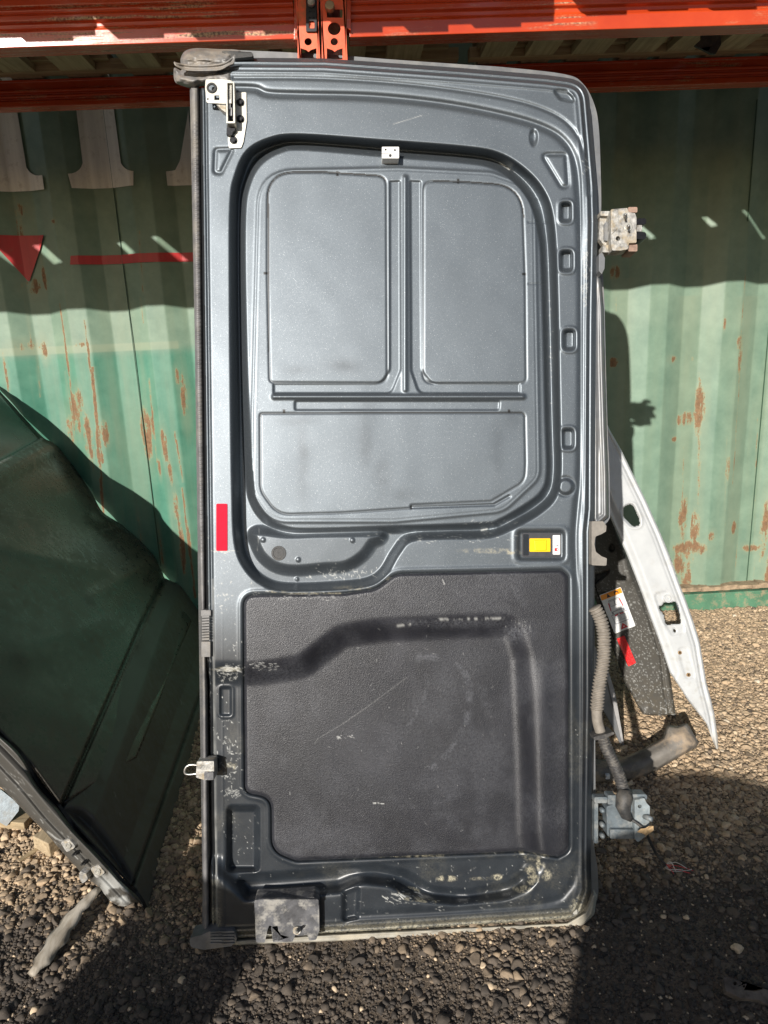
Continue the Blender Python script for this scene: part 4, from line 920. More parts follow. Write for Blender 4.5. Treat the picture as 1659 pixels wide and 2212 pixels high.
build(MB().plate(DOOR, rpoly([(1294, 548, 3), (1302, 546, 3), (1307, 558), (1306, 580), (1300, 592), (1294, 585)], 3), -.006, -.03), 'hinge_tab', M_SKIN, D, bevel=.003)

# edge clip
dplate('edge_clip', M_CLIP, rpoly([(1278, 1126, 3), (1303, 1126, 3), (1310, 1136), (1309, 1148, 3), (1299, 1154, 3), (1286, 1159, 6), (1284, 1176), (1287, 1192, 5), (1300, 1202, 3), (1311, 1206, 2), (1310, 1222, 3), (1278, 1221, 3)], 3), .004, -.026, bevel=.003, seg=3)

# lower hinge and cable tube
lh = build(MB().plate(DOOR, rpoly([(1310, 1742, 6), (1332, 1736), (1372, 1735, 4), (1374, 1808, 4), (1330, 1812, 5), (1312, 1806, 5)], 3), -.008, -.034), 'hinge', M_CAST2, D, bevel=.004, seg=3)
build(MB().plate(DOOR, rr(1284, 1722, 1312, 1735, 4), -.012, -.03).plate(DOOR, rr(1284, 1735, 1292, 1822, 3), -.014, -.03), 'hinge_foot', M_CAST2, lh, bevel=.003)
for y in (1750, 1781, 1805):
    c0 = DOOR.at(1301, y, -.018); build(MB().tube([c0-DOOR.n*.012, c0+DOOR.n*.004, c0+DOOR.n*.008], [.0052, .0052, .002], 14), 'hinge_rivet', M_CAST2, lh, smooth=True)
build(MB().plate(DOOR, rpoly([(1371, 1728, 2), (1392, 1724, 2), (1397, 1735), (1404, 1742, 3), (1402, 1800, 3), (1378, 1820, 5), (1371, 1812, 2)], 3), .006, -.03, [circ(1382, 1742, 4.2, 14)]), 'hinge_leaf', simple('pale blue grey hinge casting', (.27, .31, .325), .5, .3, .35, 50, .4, 200, dirt=(.4, .37, .3), dirt_amt=.5, dirt_scale=40), lh, bevel=.0025, seg=3)
for q_, w_1, w_2 in (((1345, 1716, 1398, 1728, 5), -.004, -.03), ((1313, 1718, 1332, 1738, 3), -.0075, -.03), ((1318, 1792, 1372, 1812, 4), .001, -.0082)): build(MB().plate(DOOR, rr(*q_), w_1, w_2), 'hinge_rib', M_CAST2, lh, bevel=.003)
a_ = DOOR.at(1392, 1763, .004); e_ = DOOR.at(1408, 1770, .022)
build(MB().tube([a_, e_], [.0055, .0045], 14), 'hinge_pin', M_CAST2, lh, smooth=True)
hc = spline([(1284, 1312), (1296, 1334), (1303, 1362), (1305, 1395), (1303, 1430), (1297, 1465), (1292, 1500), (1289, 1535)], 12)
def wavy(path, r, pitch, amp):
    P = [DOOR.at(x, y, -.012) for x, y in path]; seg = [0]
    for i in range(1, len(P)): seg.append(seg[-1]+np.linalg.norm(P[i]-P[i-1]))
    n = int(seg[-1]/pitch*6); T = np.linspace(0, seg[-1], n); A = np.array(P); Q = np.stack([np.interp(T, seg, A[:, k]) for k in range(3)], 1)
    return Q, r+amp*np.clip(np.sin(T/pitch*2*pi)*1.6, -1, 1)
hs_ = bpy.data.objects.new('cable_tube', None); COL.objects.link(hs_); hs_.parent = D; hs_.location = Vector([float(v) for v in DOOR.at(1300, 1500, -.012)])-D.location
Q, R_ = wavy(hc, .0122, .0068, .0016); build(MB().tube(Q, R_, 18), 'upper_tube', M_HARN, hs_, smooth=True)
Q = [DOOR.at(x, y, -.012) for x, y in spline([(1290, 1526), (1289, 1535), (1291, 1560), (1300, 1590)], 8)]; build(MB().tube(Q, .0104, 16), 'smooth_sleeve', M_HARN, hs_, smooth=True)
Q, R_ = wavy(spline([(1299, 1585), (1310, 1615), (1324, 1645), (1336, 1672), (1345, 1700), (1350, 1716)], 10), .0105, .0062, .0018); build(MB().tube(Q, R_, 18), 'lower_tube', M_HARN2, hs_, smooth=True)
build(MB().plate(DOOR, rpoly([(1282, 1592, 3), (1300, 1588), (1326, 1581, 3), (1328, 1586, 2), (1304, 1596), (1284, 1600, 3)], 3), .008, -.03), 'tube_clip', M_HARN2, hs_, bevel=.001)
P = [DOOR.at(x, y, w) for x, y, w in ((1350, 1706, -.004), (1349, 1722, .0), (1346, 1742, .004), (1352, 1762, .006), (1364, 1772, .008))]
build(MB().tube(P, [.012, .0165, .0150, .0100, .0040], 16), 'rubber_boot', M_BLACKRUB, hs_, smooth=True)
P = [DOOR.at(x, y, w) for x, y, w in spline([(1362, 1770, .008), (1376, 1778, .012), (1394, 1796, .014), (1406, 1822, .004), (1420, 1848, -.02), (1438, 1868, -.03)], 5)]
build(MB().tube(P, .0028, 8), 'cable_end', M_BLACKRUB, hs_, smooth=True)
for k in range(7):
    a = k*.9; p0 = P[-1]; q = [p0, p0+np.array([.012*cos(a)+.012, -.006+.004*sin(k), .008*sin(a)]), p0+np.array([.020*cos(a*1.3)+.03, -.014, .006*sin(a*2)-.006])]
    build(MB().tube(spline(q, 4), .0007, 5), 'bare_wire', M_STEEL if k % 3 else M_REDINK, hs_, smooth=True)

# ------------------------------------------------------------------ the second door, lying on its side against the container
TH = radians(38.5)
LP_ = Plane(GROUND.at(322, 1985), (.8280, .060, .5575))
LD = thing('van_side_door', LP_.at(322, 1985), 'large dented glossy dark van door lying on its edge, left of the grey door', 'van door')
def paint_body(name, col, rough, coat=.6):
    m, nt, bs = mat(name)
    at = N(nt, 'ShaderNodeAttribute', attribute_name='pt'); sp = N(nt, 'ShaderNodeSeparateColor'); nt.links.new(at.outputs['Color'], sp.inputs[0])
    fine = noise(nt, 45, 7, .7)
    dm = math_(nt, 'MULTIPLY', sp.outputs[0], ramp(nt, fine, [(.35, (0, 0, 0)), (.65, (1, 1, 1))]))
    c = mix(nt, dm, col, (.095, .080, .056)); c = mix(nt, sp.outputs[1], c, (.35, .35, .33)); c = mix(nt, at.outputs['Alpha'], c, (.002, .002, .002))
    nt.links.new(c, bs.inputs['Base Color'])
    big = noise(nt, 7, 6, .65)
    r = math_(nt, 'ADD', math_(nt, 'ADD', rough, math_(nt, 'MULTIPLY', dm, .35)), math_(nt, 'MULTIPLY', ramp(nt, big, [(.45, (0, 0, 0)), (.7, (1, 1, 1))]), .12)); nt.links.new(r, bs.inputs['Roughness'])
    bs.inputs['Coat Weight'].default_value = coat; bs.inputs['Coat Roughness'].default_value = rough*.6; bs.inputs['Specular IOR Level'].default_value = .34
    return m
M_BODY = paint_body('glossy dark body paint', (.030, .028, .024), .17, .0)
M_CLAD = paint_body('satin black cladding', (.070, .066, .058), .42, .0)
OL = spline([(-14, 822), (0, 845), (28, 875), (55, 905), (92, 944), (114, 956), (134, 975), (158, 1005), (182, 1040), (200, 1068), (222, 1106), (258, 1130), (300, 1162), (330, 1195), (346, 1228), (354, 1246)], 4) + [(420, 1340), (300, 1640), (131, 1746), (60, 1650), (0, 1588), (-14, 1572)]
def hbody(X, Y, sd):
    h = .010*(vn(X, Y, 260, 5, 1)-.5)+.003*(vn(X, Y, 110, 8, 2)-.5)
    q = (X-0)*(-52)-(Y-998)*92      # glass line
    dgl = q/106.
    h += .006*ss(-4, 3, dgl)*0 - .006*ss(-3, 4, dgl) + .010*np.exp(-((dgl+20)/16.)**2)
    # creases beaten in
    for (a, b_, c_, d_, w, s_) in ((0, 1040, 130, 965, 14, .006), (0, 1180, 260, 1240, 18, .005), (200, 1290, 330, 1210, 16, .007), (195, 1120, 250, 1150, 12, -.006), (60, 1400, 240, 1330, 40, .008)):
        h += s_*bump(ldist(X, Y, [(a, b_), (c_, d_)], 80), w)
    dl = ldist(X, Y, [(354, 1246), (131, 1746)], 40); h += -.010*bump(dl, 5)
    return h
def pbody(X, Y, sd, h):
    R = .45+.6*ss(.4, .75, vn(X, Y, 70, 13, 5)); R = np.maximum(R, .9*bump(ldist(X, Y, spline([(0, 1045), (120, 1000), (180, 1035), (200, 1060)], 4), 60), 26)*ss(.35, .6, vn(X, Y, 30, 3, 4)))
    R = np.maximum(R, .8*bump(ldist(X, Y, [(250, 1330), (215, 1400)], 80), 34)*ss(.4, .6, vn(X, Y, 20, 7, 4)))
    R = R*(1-.8*ss(0, 1, ((X)*(-52)-(Y-998)*92)/106.))
    S = np.zeros_like(X)
    for (ax, ay, bx, by, a) in ((0, 1000, 92, 946, 1.4), (0, 1001, 92, 948, 1.3), (0, 1110, 150, 1130, .3), (190, 1150, 200, 1170, .4), (196, 1152, 260, 1136, .35), (262, 1225, 278, 1210, .5), (0, 1060, 100, 1010, .3), (120, 1300, 150, 1284, .25)):  # first two strokes paint the highlight along the glass-line fold
        S = np.maximum(S, a*np.clip(1.3-ldist(X, Y, [(ax, ay), (bx, by)], 20)/1.4, 0, 1))
    A = np.clip(1.4-ldist(X, Y, [(355, 1244), (131, 1747)], 20)/3.2, 0, 1)
    return np.clip(R, 0, 1), S*.6, 0*X, A
relief('door_skin', LP_, OL, 3.0, hbody, M_BODY, LD, paint=pbody, rim=10, rimdepth=.014)
build(MB().plate(LP_, [(x-4, y+6) if y < 1300 else (x, y) for x, y in OL], -.022, -.030), 'inner_frame', M_BOLT, LD)
OC = [(357, 1249), (372, 1256), (384, 1260), (396, 1264)] + spline([(396, 1264), (412, 1288), (432, 1318), (452, 1350), (485, 1420)], 4) + [(485, 1560), (437, 1640), (402, 1742), (375, 1810), (352, 1862), (334, 1925), (322, 1988), (308, 1955), (292, 1925), (276, 1908), (132, 1750)]
CR1 = [(384, 1262), (203, 1768)]; CR2 = [(462, 1420), (288, 1906)]
def side(X, Y, l): (ax, ay), (bx, by) = l; return ((X-ax)*(by-ay)-(Y-ay)*(bx-ax))/hypot(bx-ax, by-ay)
def hclad(X, Y, sd):
    s1 = side(X, Y, CR1); s2 = side(X, Y, CR2)      # positive on the left side
    h = .034 - np.clip(s1, 0, 90)*.00042 - .0*X
    h = h - np.clip(-s2, 0, 200)*.00022 - .007*bump(s2, 3.5)
    q = ldist(X, Y, spline([(132, 1750), (168, 1744), (200, 1764), (245, 1822), (272, 1868), (290, 1906)], 5), 60)
    cap = sdf(X, Y, spline([(128, 1748), (168, 1744), (200, 1764), (245, 1822), (272, 1868), (292, 1908), (276, 1912)], 4), 60)
    h = h - .024*ss(-4, 26, cap)
    return h
def pclad(X, Y, sd, h):
    R = .8*ss(.52, .75, vn(X, Y*.6, 60, 23, 5))*(1-ss(0, 20, side(X, Y, CR2)))+.25*ss(.6, .8, vn(X, Y, 90, 29, 5))
    R = np.maximum(R, .95*ss(0, 14, side(X, Y, CR1))*(.5+.6*vn(X, Y, 40, 31, 3)))  # up-facing facet painted lighter, in place of the sky it reflects
    S = np.zeros_like(X); r2 = random.Random(4)
    for _ in range(26):
        x = r2.uniform(170, 420); y = r2.uniform(1480, 1850); l = r2.uniform(4, 14)
        S = np.maximum(S, r2.uniform(.05, .3)*np.clip(1.3-ldist(X, Y, [(x, y), (x+l*.3, y+l)], 12)/1.3, 0, 1))
    A = np.clip(1.3-np.abs(side(X, Y, CR2))/2.5, 0, 1)
    return np.clip(R, 0, 1), S, 0*X, A
relief('lower_cladding', LP_, OC, 2.5, hclad, M_CLAD, LD, paint=pclad, rim=6, rimdepth=.010)
# inner edge frame facing the camera
e0 = LP_.at(322, 1985); e1 = LP_.at(0, 1590); ed = unit(e1-e0); win = unit(np.array([-.95, .28, -.10])); nn = unit(np.cross(ed, win)); nn = nn if nn[1] < 0 else -nn
EP = Plane(e0, nn)
def hedge(X, Y, sd):
    m = ldist(X, Y, spline([(-60, 1570), (0, 1628), (60, 1692), (115, 1758), (170, 1815), (240, 1888), (300, 1950)], 4), 60)
    return .006*ss(0, 10, sd) + .006*bump(m, 6) - .007*bump(np.abs(m-16), 5)
def pedge(X, Y, sd, h):
    G = .9*ss(.55, .75, vn(X, Y, 30, 3, 5))*ss(1830, 1900, Y); S = np.maximum(paint_strokes(X, Y), .9*ss(.45, .6, vn(X, Y, 16, 6, 4))*ss(1860, 1915, Y)*ss(200, 230, X))
    return G, S, 0*X, 0*X
STROKES.clear(); cluster(130, 1835, 50, 60, 40, 12, 1.2, .8, .8); cluster(30, 1700, 40, 50, 26, 16, .9, .8, .6); STROKES += [(103, 1797, 122, 1812, 3, .9), (122, 1812, 138, 1818, 2, .8)]
EO = spline([(-20, 1565), (-14, 1572), (0, 1588), (44, 1630), (85, 1700), (125, 1742), (160, 1792), (215, 1850), (262, 1905), (300, 1940), (322, 1985)], 4)+spline([(322, 1985), (300, 1950), (268, 1958), (240, 1948), (212, 1915), (180, 1890), (160, 1868), (130, 1835), (100, 1800), (60, 1760), (0, 1698), (-20, 1676)], 4)[1:]
relief('edge_frame', EP, EO, 2.5, hedge, M_CLAD, LD, paint=pedge, rim=6, rimdepth=.010)
build(MB().plate(EP, EO, -.012, -.020), 'frame_back', M_BOLT, LD)
for (x, y, r) in ((146, 1828, 11), (210, 1884, 12)):
    p_ = build(MB().plate(EP, rpoly([(x-16, y-8, 5), (x+2, y-16, 5), (x+18, y+2, 5), (x-2, y+14, 6)], 3), .0135, .006), 'lock_plate', M_CAST, LD, bevel=.001)
    build(MB().plate(EP, circ(x, y, 6.5, 20), .0165, .0136, [circ(x, y, 3.6, 20)]).plate(EP, circ(x, y, 3.4, 14), .0150, .0136), 'rivet_head', M_ZINC, p_, bevel=.0005)
build(MB().plate(EP, circ(157, 1848, 2.6, 12), .0150, .004).plate(EP, circ(163, 1846, 2.4, 12), .0150, .004), 'rubber_stop', M_DARK, LD)
build(MB().plate(EP, circ(176, 1868, 2.6, 12), .0150, .004).plate(EP, circ(182, 1867, 2.4, 12), .0150, .004), 'rubber_stop', M_DARK, LD)
build(MB().plate(EP, rpoly([(172, 1882, 3), (186, 1888), (190, 1900, 3), (178, 1910, 3), (170, 1896)], 2), .022, -.01), 'catch', M_CAST, LD, bevel=.003)

# ------------------------------------------------------------------ things lying at the left
def loose(name, m, label, cat, mb, base, **k):
    o = build(mb, name, m, None, base=base, **k); tag(o, label, cat); return o
p0 = GROUND.at(213, 1921, .045); p1 = GROUND.at(62, 2104, .012)
b = MB(); n = 14; side_ = unit(np.cross(p1-p0, [0, 0, 1]))
rows = []
for i in range(n+1):
    t = i/n; c_ = p0+(p1-p0)*t+side_*(.006*math.sin(t*5)) ; w = (.009+.011*math.sin(min(1, t*1.3)*pi*.62))*(1+.2*rs.uniform(-1, 1)) if t < .92 else .010
    th = .006+.002*rs.random(); rows.append([c_-side_*w+[0, 0, rs.uniform(-.002, .002)], c_-side_*w*.3+[0, 0, th], c_+side_*w*.5+[0, 0, th*rs.uniform(.5, 1.2)], c_+side_*w+[0, 0, 0], c_-[0, 0, .006]])
V = [q for r in rows for q in r]; Fq = [(i*5+k, i*5+(k+1) % 5, (i+1)*5+(k+1) % 5, (i+1)*5+k) for i in range(n) for k in range(5)]+[(4, 3, 2, 1, 0), (n*5, n*5+1, n*5+2, n*5+3, n*5+4)]
b.add(V, Fq); loose('splintered_stick', M_DRIFT, 'grey splintered flat stick on the gravel below the left van door', 'stick', b, p1, smooth=True)
q = GROUND.at(-60, 1765); q2 = GROUND.at(74, 1776); d_ = unit(q2-q); s_ = unit(np.cross([0, 0, 1], d_)); u_ = np.array([0, 0, 1.])
def bar(a, b2, w, h, z0=.0):
    dd = unit(b2-a); s2 = unit(np.cross([0, 0, 1], dd)); A_ = [a-s2*w+u_*z0, a+s2*w+u_*z0, a+s2*w+u_*(z0+h), a-s2*w+u_*(z0+h)]; B_ = [b2-s2*w+u_*z0, b2+s2*w+u_*z0, b2+s2*w+u_*(z0+h), b2-s2*w+u_*(z0+h)]
    return MB().add(A_+B_, [(0, 1, 2, 3), (7, 6, 5, 4), (0, 4, 5, 1), (1, 5, 6, 2), (2, 6, 7, 3), (3, 7, 4, 0)])
loose('timber_plank', M_WOOD2, 'pale timber plank end on the gravel at the left edge, under the left van door', 'timber', bar(q, q2, .035, .024), q, bevel=.002)
q = GROUND.at(92, 1846); q2 = GROUND.at(136, 1815)
loose('wooden_block', M_WOOD, 'short sunlit wooden block standing on gravel beside the left van door', 'block', bar(q, q2, .030, .040), q, bevel=.003)
PLB = Plane(GROUND.at(30, 1790, .0), (.1, -.9, .45))
b = MB().plate(PLB, rpoly([(-40, 1690), (2, 1706, 4), (42, 1738, 6), (40, 1752), (14, 1785, 4), (-8, 1772), (-40, 1740)], 3), .020, .012)
loose('grey_bracket', M_CAST2, 'bent grey metal bracket lying against the timber plank at the left edge', 'bracket', b, GROUND.at(10, 1785), bevel=.002)
q = GROUND.at(40, 1862, .004); q2 = GROUND.at(92, 1828, .006); loose('wood_sliver', M_WOOD2, 'thin brown wood sliver on the sunlit gravel beside the wooden block', 'sliver', bar(q, q2, .006, .004), q, bevel=.001)

# ------------------------------------------------------------------ things standing at the right, behind the door
WLN = radians(17)
WP = Plane(GROUND.at(1552, 1626), (.10, -cos(WLN), sin(WLN)))
WH = thing('white_body_pillar', GROUND.at(1552, 1626), 'white painted steel body pillar with cut out holes leaning behind the van door', 'car body part')
OW = [(1300, 900), (1311, 915), (1318, 930), (1342, 972), (1358, 1005), (1374, 1038), (1396, 1083), (1428, 1155), (1449, 1206), (1467, 1260), (1482, 1298), (1495, 1335), (1505, 1365), (1512, 1390), (1526, 1475), (1536, 1512), (1544, 1546), (1550, 1590), (1553, 1626), (1549, 1625), (1538, 1596), (1526, 1563), (1508, 1540), (1487, 1514), (1468, 1484), (1447, 1453), (1440, 1432), (1422, 1380), (1401, 1323), (1383, 1273), (1366, 1229), (1354, 1198), (1342, 1171), (1317, 1116), (1296, 1060)]
RE = [(1311, 915), (1342, 972), (1374, 1038), (1396, 1083), (1428, 1155), (1467, 1260), (1495, 1335), (1512, 1390), (1526, 1475), (1544, 1546), (1553, 1626)]
HOLES = [rpoly([(1344, 1097, 14), (1366, 1086, 14), (1380, 1118, 14), (1383, 1136, 14), (1365, 1137, 12), (1348, 1120, 14)], 4), rpoly([(1423, 1310, 2), (1430, 1308), (1434, 1302), (1462, 1300, 3), (1466, 1312), (1471, 1347, 3), (1438, 1350, 3), (1434, 1330), (1425, 1318)], 2), circ(1457, 1362, 2.6, 10, 4.5)]
def hwhite(X, Y, sd):
    q = ldist(X, Y, [(x-15, y+6) for x, y in RE], 40); l2 = ldist(X, Y, [(x-8, y+3) for x, y in RE], 40)
    side_r = ldist(X, Y, RE, 60)
    h = .006*ss(12, 22, side_r) + .0035*bump(side_r-14, 2.5) - .004*bump(side_r-9, 2.5)
    left = ldist(X, Y, [(1296, 1060), (1342, 1171), (1366, 1229), (1401, 1323), (1440, 1432), (1447, 1453)], 40); h += -.012*(1-ss(4, 22, left))
    h += -.004*ss(-3, 4, sdf(X, Y, rpoly([(1412, 1282, 10), (1440, 1276, 8), (1478, 1340, 6), (1480, 1368, 10), (1452, 1374, 8), (1430, 1340)], 3), 20))
    h += -.003*ss(-3, 4, sdf(X, Y, rpoly([(1464, 1400, 8), (1484, 1396, 8), (1502, 1452, 8), (1502, 1466, 8), (1482, 1468, 8), (1470, 1430)], 3), 20))
    h += -.010*ss(0, 30, ((Y-1500)-(X-1487)*.25))
    h += .003*bump(np.abs(sdf(X, Y, HOLES[0], 20)+5), 2.5)
    for H in HOLES: h += -.006*ss(-3.0, 1.5, sdf(X, Y, H, 20))
    return h
def pwhite(X, Y, sd, h):
    A = np.zeros_like(X)
    G = .55*ss(.55, .75, vn(X, Y, 14, 3, 5)) + .6*ss(.8, .9, vn(X, Y, 3, 9, 2)); G = G*ss(1200, 1500, Y)+.35*ss(.6, .8, vn(X, Y, 25, 5, 4)); G = np.maximum(G, .9*ss(1560, 1620, Y))
    return np.clip(G, 0, 1), 0*X, 0*X, 0*X
def white_mat():
    m, nt, bs = mat('white body paint'); at = N(nt, 'ShaderNodeAttribute', attribute_name='pt'); sp = N(nt, 'ShaderNodeSeparateColor'); nt.links.new(at.outputs['Color'], sp.inputs[0])
    c = ramp(nt, noise(nt, 15, 4), [(.3, (.46, .47, .47)), (.7, (.55, .56, .555))]); c = mix(nt, math_(nt, 'MULTIPLY', sp.outputs[0], .7), c, (.34, .31, .25))
    nt.links.new(c, bs.inputs['Base Color']); bs.inputs['Roughness'].default_value = .35; bs.inputs['Coat Weight'].default_value = .3; return m
M_WHITE = white_mat()
relief('pillar_skin', WP, OW, 1.8, hwhite, M_WHITE, WH, paint=pwhite, rim=4, rimdepth=.008, holes=HOLES)
for (x, y) in ((1469, 1410), (1488, 1458)):
    w_ = build(MB().plate(WP, circ(x, y, 4.2, 16), .0065, .003, [circ(x, y, 2, 16)]), 'spot_ring', simple('brass ring', (.42, .26, .12), .4, .6), WH, bevel=.0004)
    build(MB().plate(WP, circ(x, y, 2, 12), .005, .002), 'ring_hole', M_DARK, w_)
build(MB().plate(WP, circ(1444, 1293, 9, 22), .008, .001, [circ(1444, 1293, 7, 22)]).plate(WP, circ(1443, 1294, 2.6, 12), .0088, .0081), 'stamped_ring', M_WHITE, WH, bevel=.0006)
wb = build(MB().plate(WP, rpoly([(1314, 1006), (1338, 1010, 8), (1340, 1030, 8), (1328, 1046, 8), (1312, 1040)], 3), .0025, -.008), 'gusset', M_CAST2, WH, bevel=.002)
build(MB().plate(WP, circ(1327, 1028, 5, 16), .0045, .0026, [circ(1327, 1028, 2.5, 16)]), 'gusset_bolt', M_BOLT, wb)
build(MB().plate(WP, [(1310, 925), (1316, 934), (1395, 1092), (1466, 1268), (1495, 1345), (1512, 1400), (1526, 1480), (1544, 1556), (1549, 1610), (1535, 1560), (1505, 1440), (1450, 1270), (1380, 1100)], -.052, -.054), 'pillar_back', M_CAST2, WH)

BLN = radians(15)
BP = Plane(GROUND.at(1430, 1556), (.05, -cos(BLN), sin(BLN)))
TG = thing('black_tailgate', GROUND.at(1430, 1556), 'speckled gloss black tailgate panel with warning sticker, between van door and white pillar', 'car body part')
OT = [(1270, 1100), (1317, 1100), (1335, 1150), (1362, 1215), (1389, 1290), (1409, 1335), (1440, 1425), (1446, 1458), (1456, 1520), (1462, 1558), (1458, 1565), (1448, 1561), (1440, 1546), (1410, 1546), (1389, 1543), (1378, 1526), (1364, 1500), (1350, 1475), (1323, 1401), (1296, 1323), (1270, 1250)]
def hblk(X, Y, sd):
    q = ldist(X, Y, [(1340, 1150), (1366, 1240), (1400, 1330), (1428, 1420), (1436, 1500), (1452, 1560)], 40)
    h = -.006*bump(q, 3) - .014*(1-ss(0, 24, ldist(X, Y, [(1270, 1250), (1296, 1323), (1323, 1401), (1350, 1475), (1378, 1526)], 40)))
    h += .012*bump(ldist(X, Y, [(1318, 1100), (1360, 1250)], 40), 12)
    h += -.010*ss(-2, 3, sdf(X, Y, rpoly([(1286, 1240), (1318, 1230), (1314, 1240), (1286, 1262)], 1), 20)) - .010*(1-ss(5, 8, np.hypot(X-1321, (Y-1184)*.8))) - .008*(1-ss(3, 7, np.hypot(X-1306, (Y-1352)*1.3+90)))
    return h + .0015*(vn(X, Y, 40, 6, 2)-.5)
def pblk(X, Y, sd, h):
    s = vn(X, Y, 2.6, 51, 2); up = ss(1150, 1420, Y)
    S = ss(.72-.10*up if False else .66, .80, s)*(.25+.55*up); G = .8*ss(1440, 1545, Y)*(.5+.7*vn(X, Y, 12, 3, 4)) + .25*up
    A = np.where(h < -.0085, 1, 0)*(sd > 8)*(Y < 1380)
    return np.clip(G, 0, 1), np.clip(S*1.0, 0, .8), 0*X, A*1.0
relief('tailgate_skin', BP, OT, 1.6, hblk, M_CLAD, TG, paint=pblk, rim=5, rimdepth=.012)
build(MB().plate(BP, [(1275, 1110), (1315, 1110), (1360, 1225), (1405, 1342), (1438, 1435), (1452, 1550), (1395, 1538), (1350, 1465), (1296, 1313)], -.022, -.030), 'tailgate_back', M_BOLT, TG)
sk = build(MB().plate(BP, rpoly([(1295, 1286, 2), (1341, 1268, 2), (1373, 1352, 2), (1328, 1369, 2)], 2), .0085, .006), 'warning_sticker', M_WHITEP, TG)
A4 = [np.array(p, float) for p in ((1295, 1286), (1341, 1268), (1373, 1352), (1328, 1369))]
def sk_uv(u, v): return tuple((A4[0]*(1-u)+A4[1]*u)*(1-v)+(A4[3]*(1-u)+A4[2]*u)*v)
def ink(name, m, polys, lift=.0092):
    b = MB()
    for P_ in polys: b.plate(BP, [sk_uv(*q) for q in P_], lift, .0086)
    return build(b, name, m, sk)
ink('orange_header', M_ORINK, [[(.02, .015), (.98, .015), (.98, .14), (.02, .14)]])
ink('caution_symbol', M_INK, [[(.27, .125), (.34, .035), (.44, .125)]], .0096)
ink('manual_symbol', M_INK, [[(.62, .12), (.62, .06), (.70, .035), (.82, .06), (.82, .12), (.78, .12), (.78, .075), (.66, .075), (.66, .12)]], .0096)
def frame(u0, v0, u1, v1, t=.012, sk_=0):
    o = [(u0+sk_, v0), (u1-sk_, v0), (u1, v1), (u0, v1)]; c = ((u0+u1)/2, (v0+v1)/2)
    i_ = [(c[0]+(x-c[0])*(1-2*t/(u1-u0)), c[1]+(y-c[1])*(1-2*t/(v1-v0))) for x, y in o]; return o, i_
b = MB()
for o_, i_ in (frame(.22, .20, .80, .50, .014, .05), frame(.28, .23, .50, .36, .008), frame(.52, .23, .74, .36, .008), frame(.20, .56, .84, .80, .014, -.05), frame(.30, .62, .50, .74, .008), frame(.54, .62, .76, .74, .008)):
    b.plate(BP, [sk_uv(*q) for q in o_], .0092, .0086, [[sk_uv(*q) for q in i_]])
b.plate(BP, [sk_uv(*q) for q in ((.505, .2), (.515, .2), (.515, .5), (.505, .5))], .0091, .0086)
b.plate(BP, [sk_uv(*q) for q in ((.22, .5), (.30, .5), (.30, .55), (.22, .55))], .0091, .0086).plate(BP, [sk_uv(*q) for q in ((.74, .5), (.82, .5), (.82, .55), (.74, .55))], .0091, .0086)
build(b, 'rear_view_drawing', M_GINK, sk)
ink('red_marks', M_REDINK, [[(.22, .26), (.26, .26), (.24, .46), (.20, .46)], [(.74, .24), (.78, .24), (.82, .44), (.78, .44)], [(.30, .585), (.46, .575), (.46, .60), (.33, .615)], [(.54, .575), (.72, .585), (.70, .61), (.54, .60)]])
b = MB().plate(BP, [sk_uv(*q) for q in ((.34, .96), (.50, .82), (.68, .95))], .0092, .0086, [[sk_uv(*q) for q in ((.45, .925), (.51, .885), (.57, .92))]]); build(b, 'red_triangle', M_REDINK, sk)
build(MB().plate(BP, rpoly([(1333, 1380, 2), (1349, 1373, 2), (1374, 1432, 2), (1358, 1440, 2)], 2), .010, .004), 'reflector', M_RED2, TG, bevel=.0006)
# thin panel edge low behind the door
SP = Plane(GROUND.at(1345, 1612), (0, -cos(.2), sin(.2)))
b = MB().plate(SP, [(1270, 1360), (1300, 1430), (1318, 1490), (1333, 1550), (1349, 1619), (1342, 1612), (1318, 1560), (1300, 1530), (1270, 1500)], .0, -.008)
o = build(b, 'panel_edge', M_SKIN, None, bevel=.002, base=GROUND.at(1345, 1612)); tag(o, 'thin dark grey panel edge standing on the gravel between van door and black tailgate', 'panel')
b = MB().plate(SP, [(1305, 1440), (1312, 1440), (1330, 1500), (1350, 1618), (1345, 1612), (1326, 1530)], .006, .0005)
build(b, 'folded_flange', simple('greyish flange', (.30, .29, .28), .5), o, bevel=.001)
# curved grey bumper piece
M_BUMP = simple('dusty black bumper plastic in sunlit tan', (.17, .155, .135), .55, 0, .5, 14, .2, 120, dirt=(.38, .29, .20), dirt_amt=.9, dirt_scale=12)  # base and dirt lightened to tan, standing in for sun on the piece
BPL = Plane(GROUND.at(1400, 1690, .0), (0, -.72, .69))
OB = spline([(1262, 1642), (1310, 1641), (1352, 1633), (1386, 1618), (1415, 1603), (1431, 1592), (1438, 1572), (1446, 1566), (1464, 1568), (1484, 1562), (1498, 1585), (1508, 1604), (1501, 1616), (1470, 1634), (1415, 1666), (1380, 1683), (1340, 1689), (1262, 1690)], 3, True)
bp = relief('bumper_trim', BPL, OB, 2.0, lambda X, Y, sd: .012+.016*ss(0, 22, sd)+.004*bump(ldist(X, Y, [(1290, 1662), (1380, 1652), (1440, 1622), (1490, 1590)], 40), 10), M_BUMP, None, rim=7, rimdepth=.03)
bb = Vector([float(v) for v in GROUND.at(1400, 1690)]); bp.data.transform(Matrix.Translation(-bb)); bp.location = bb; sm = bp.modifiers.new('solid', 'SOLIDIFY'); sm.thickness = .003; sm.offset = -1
tag(bp, 'curved dusty black bumper trim, painted sunlit tan, lying on gravel below the black tailgate', 'bumper')
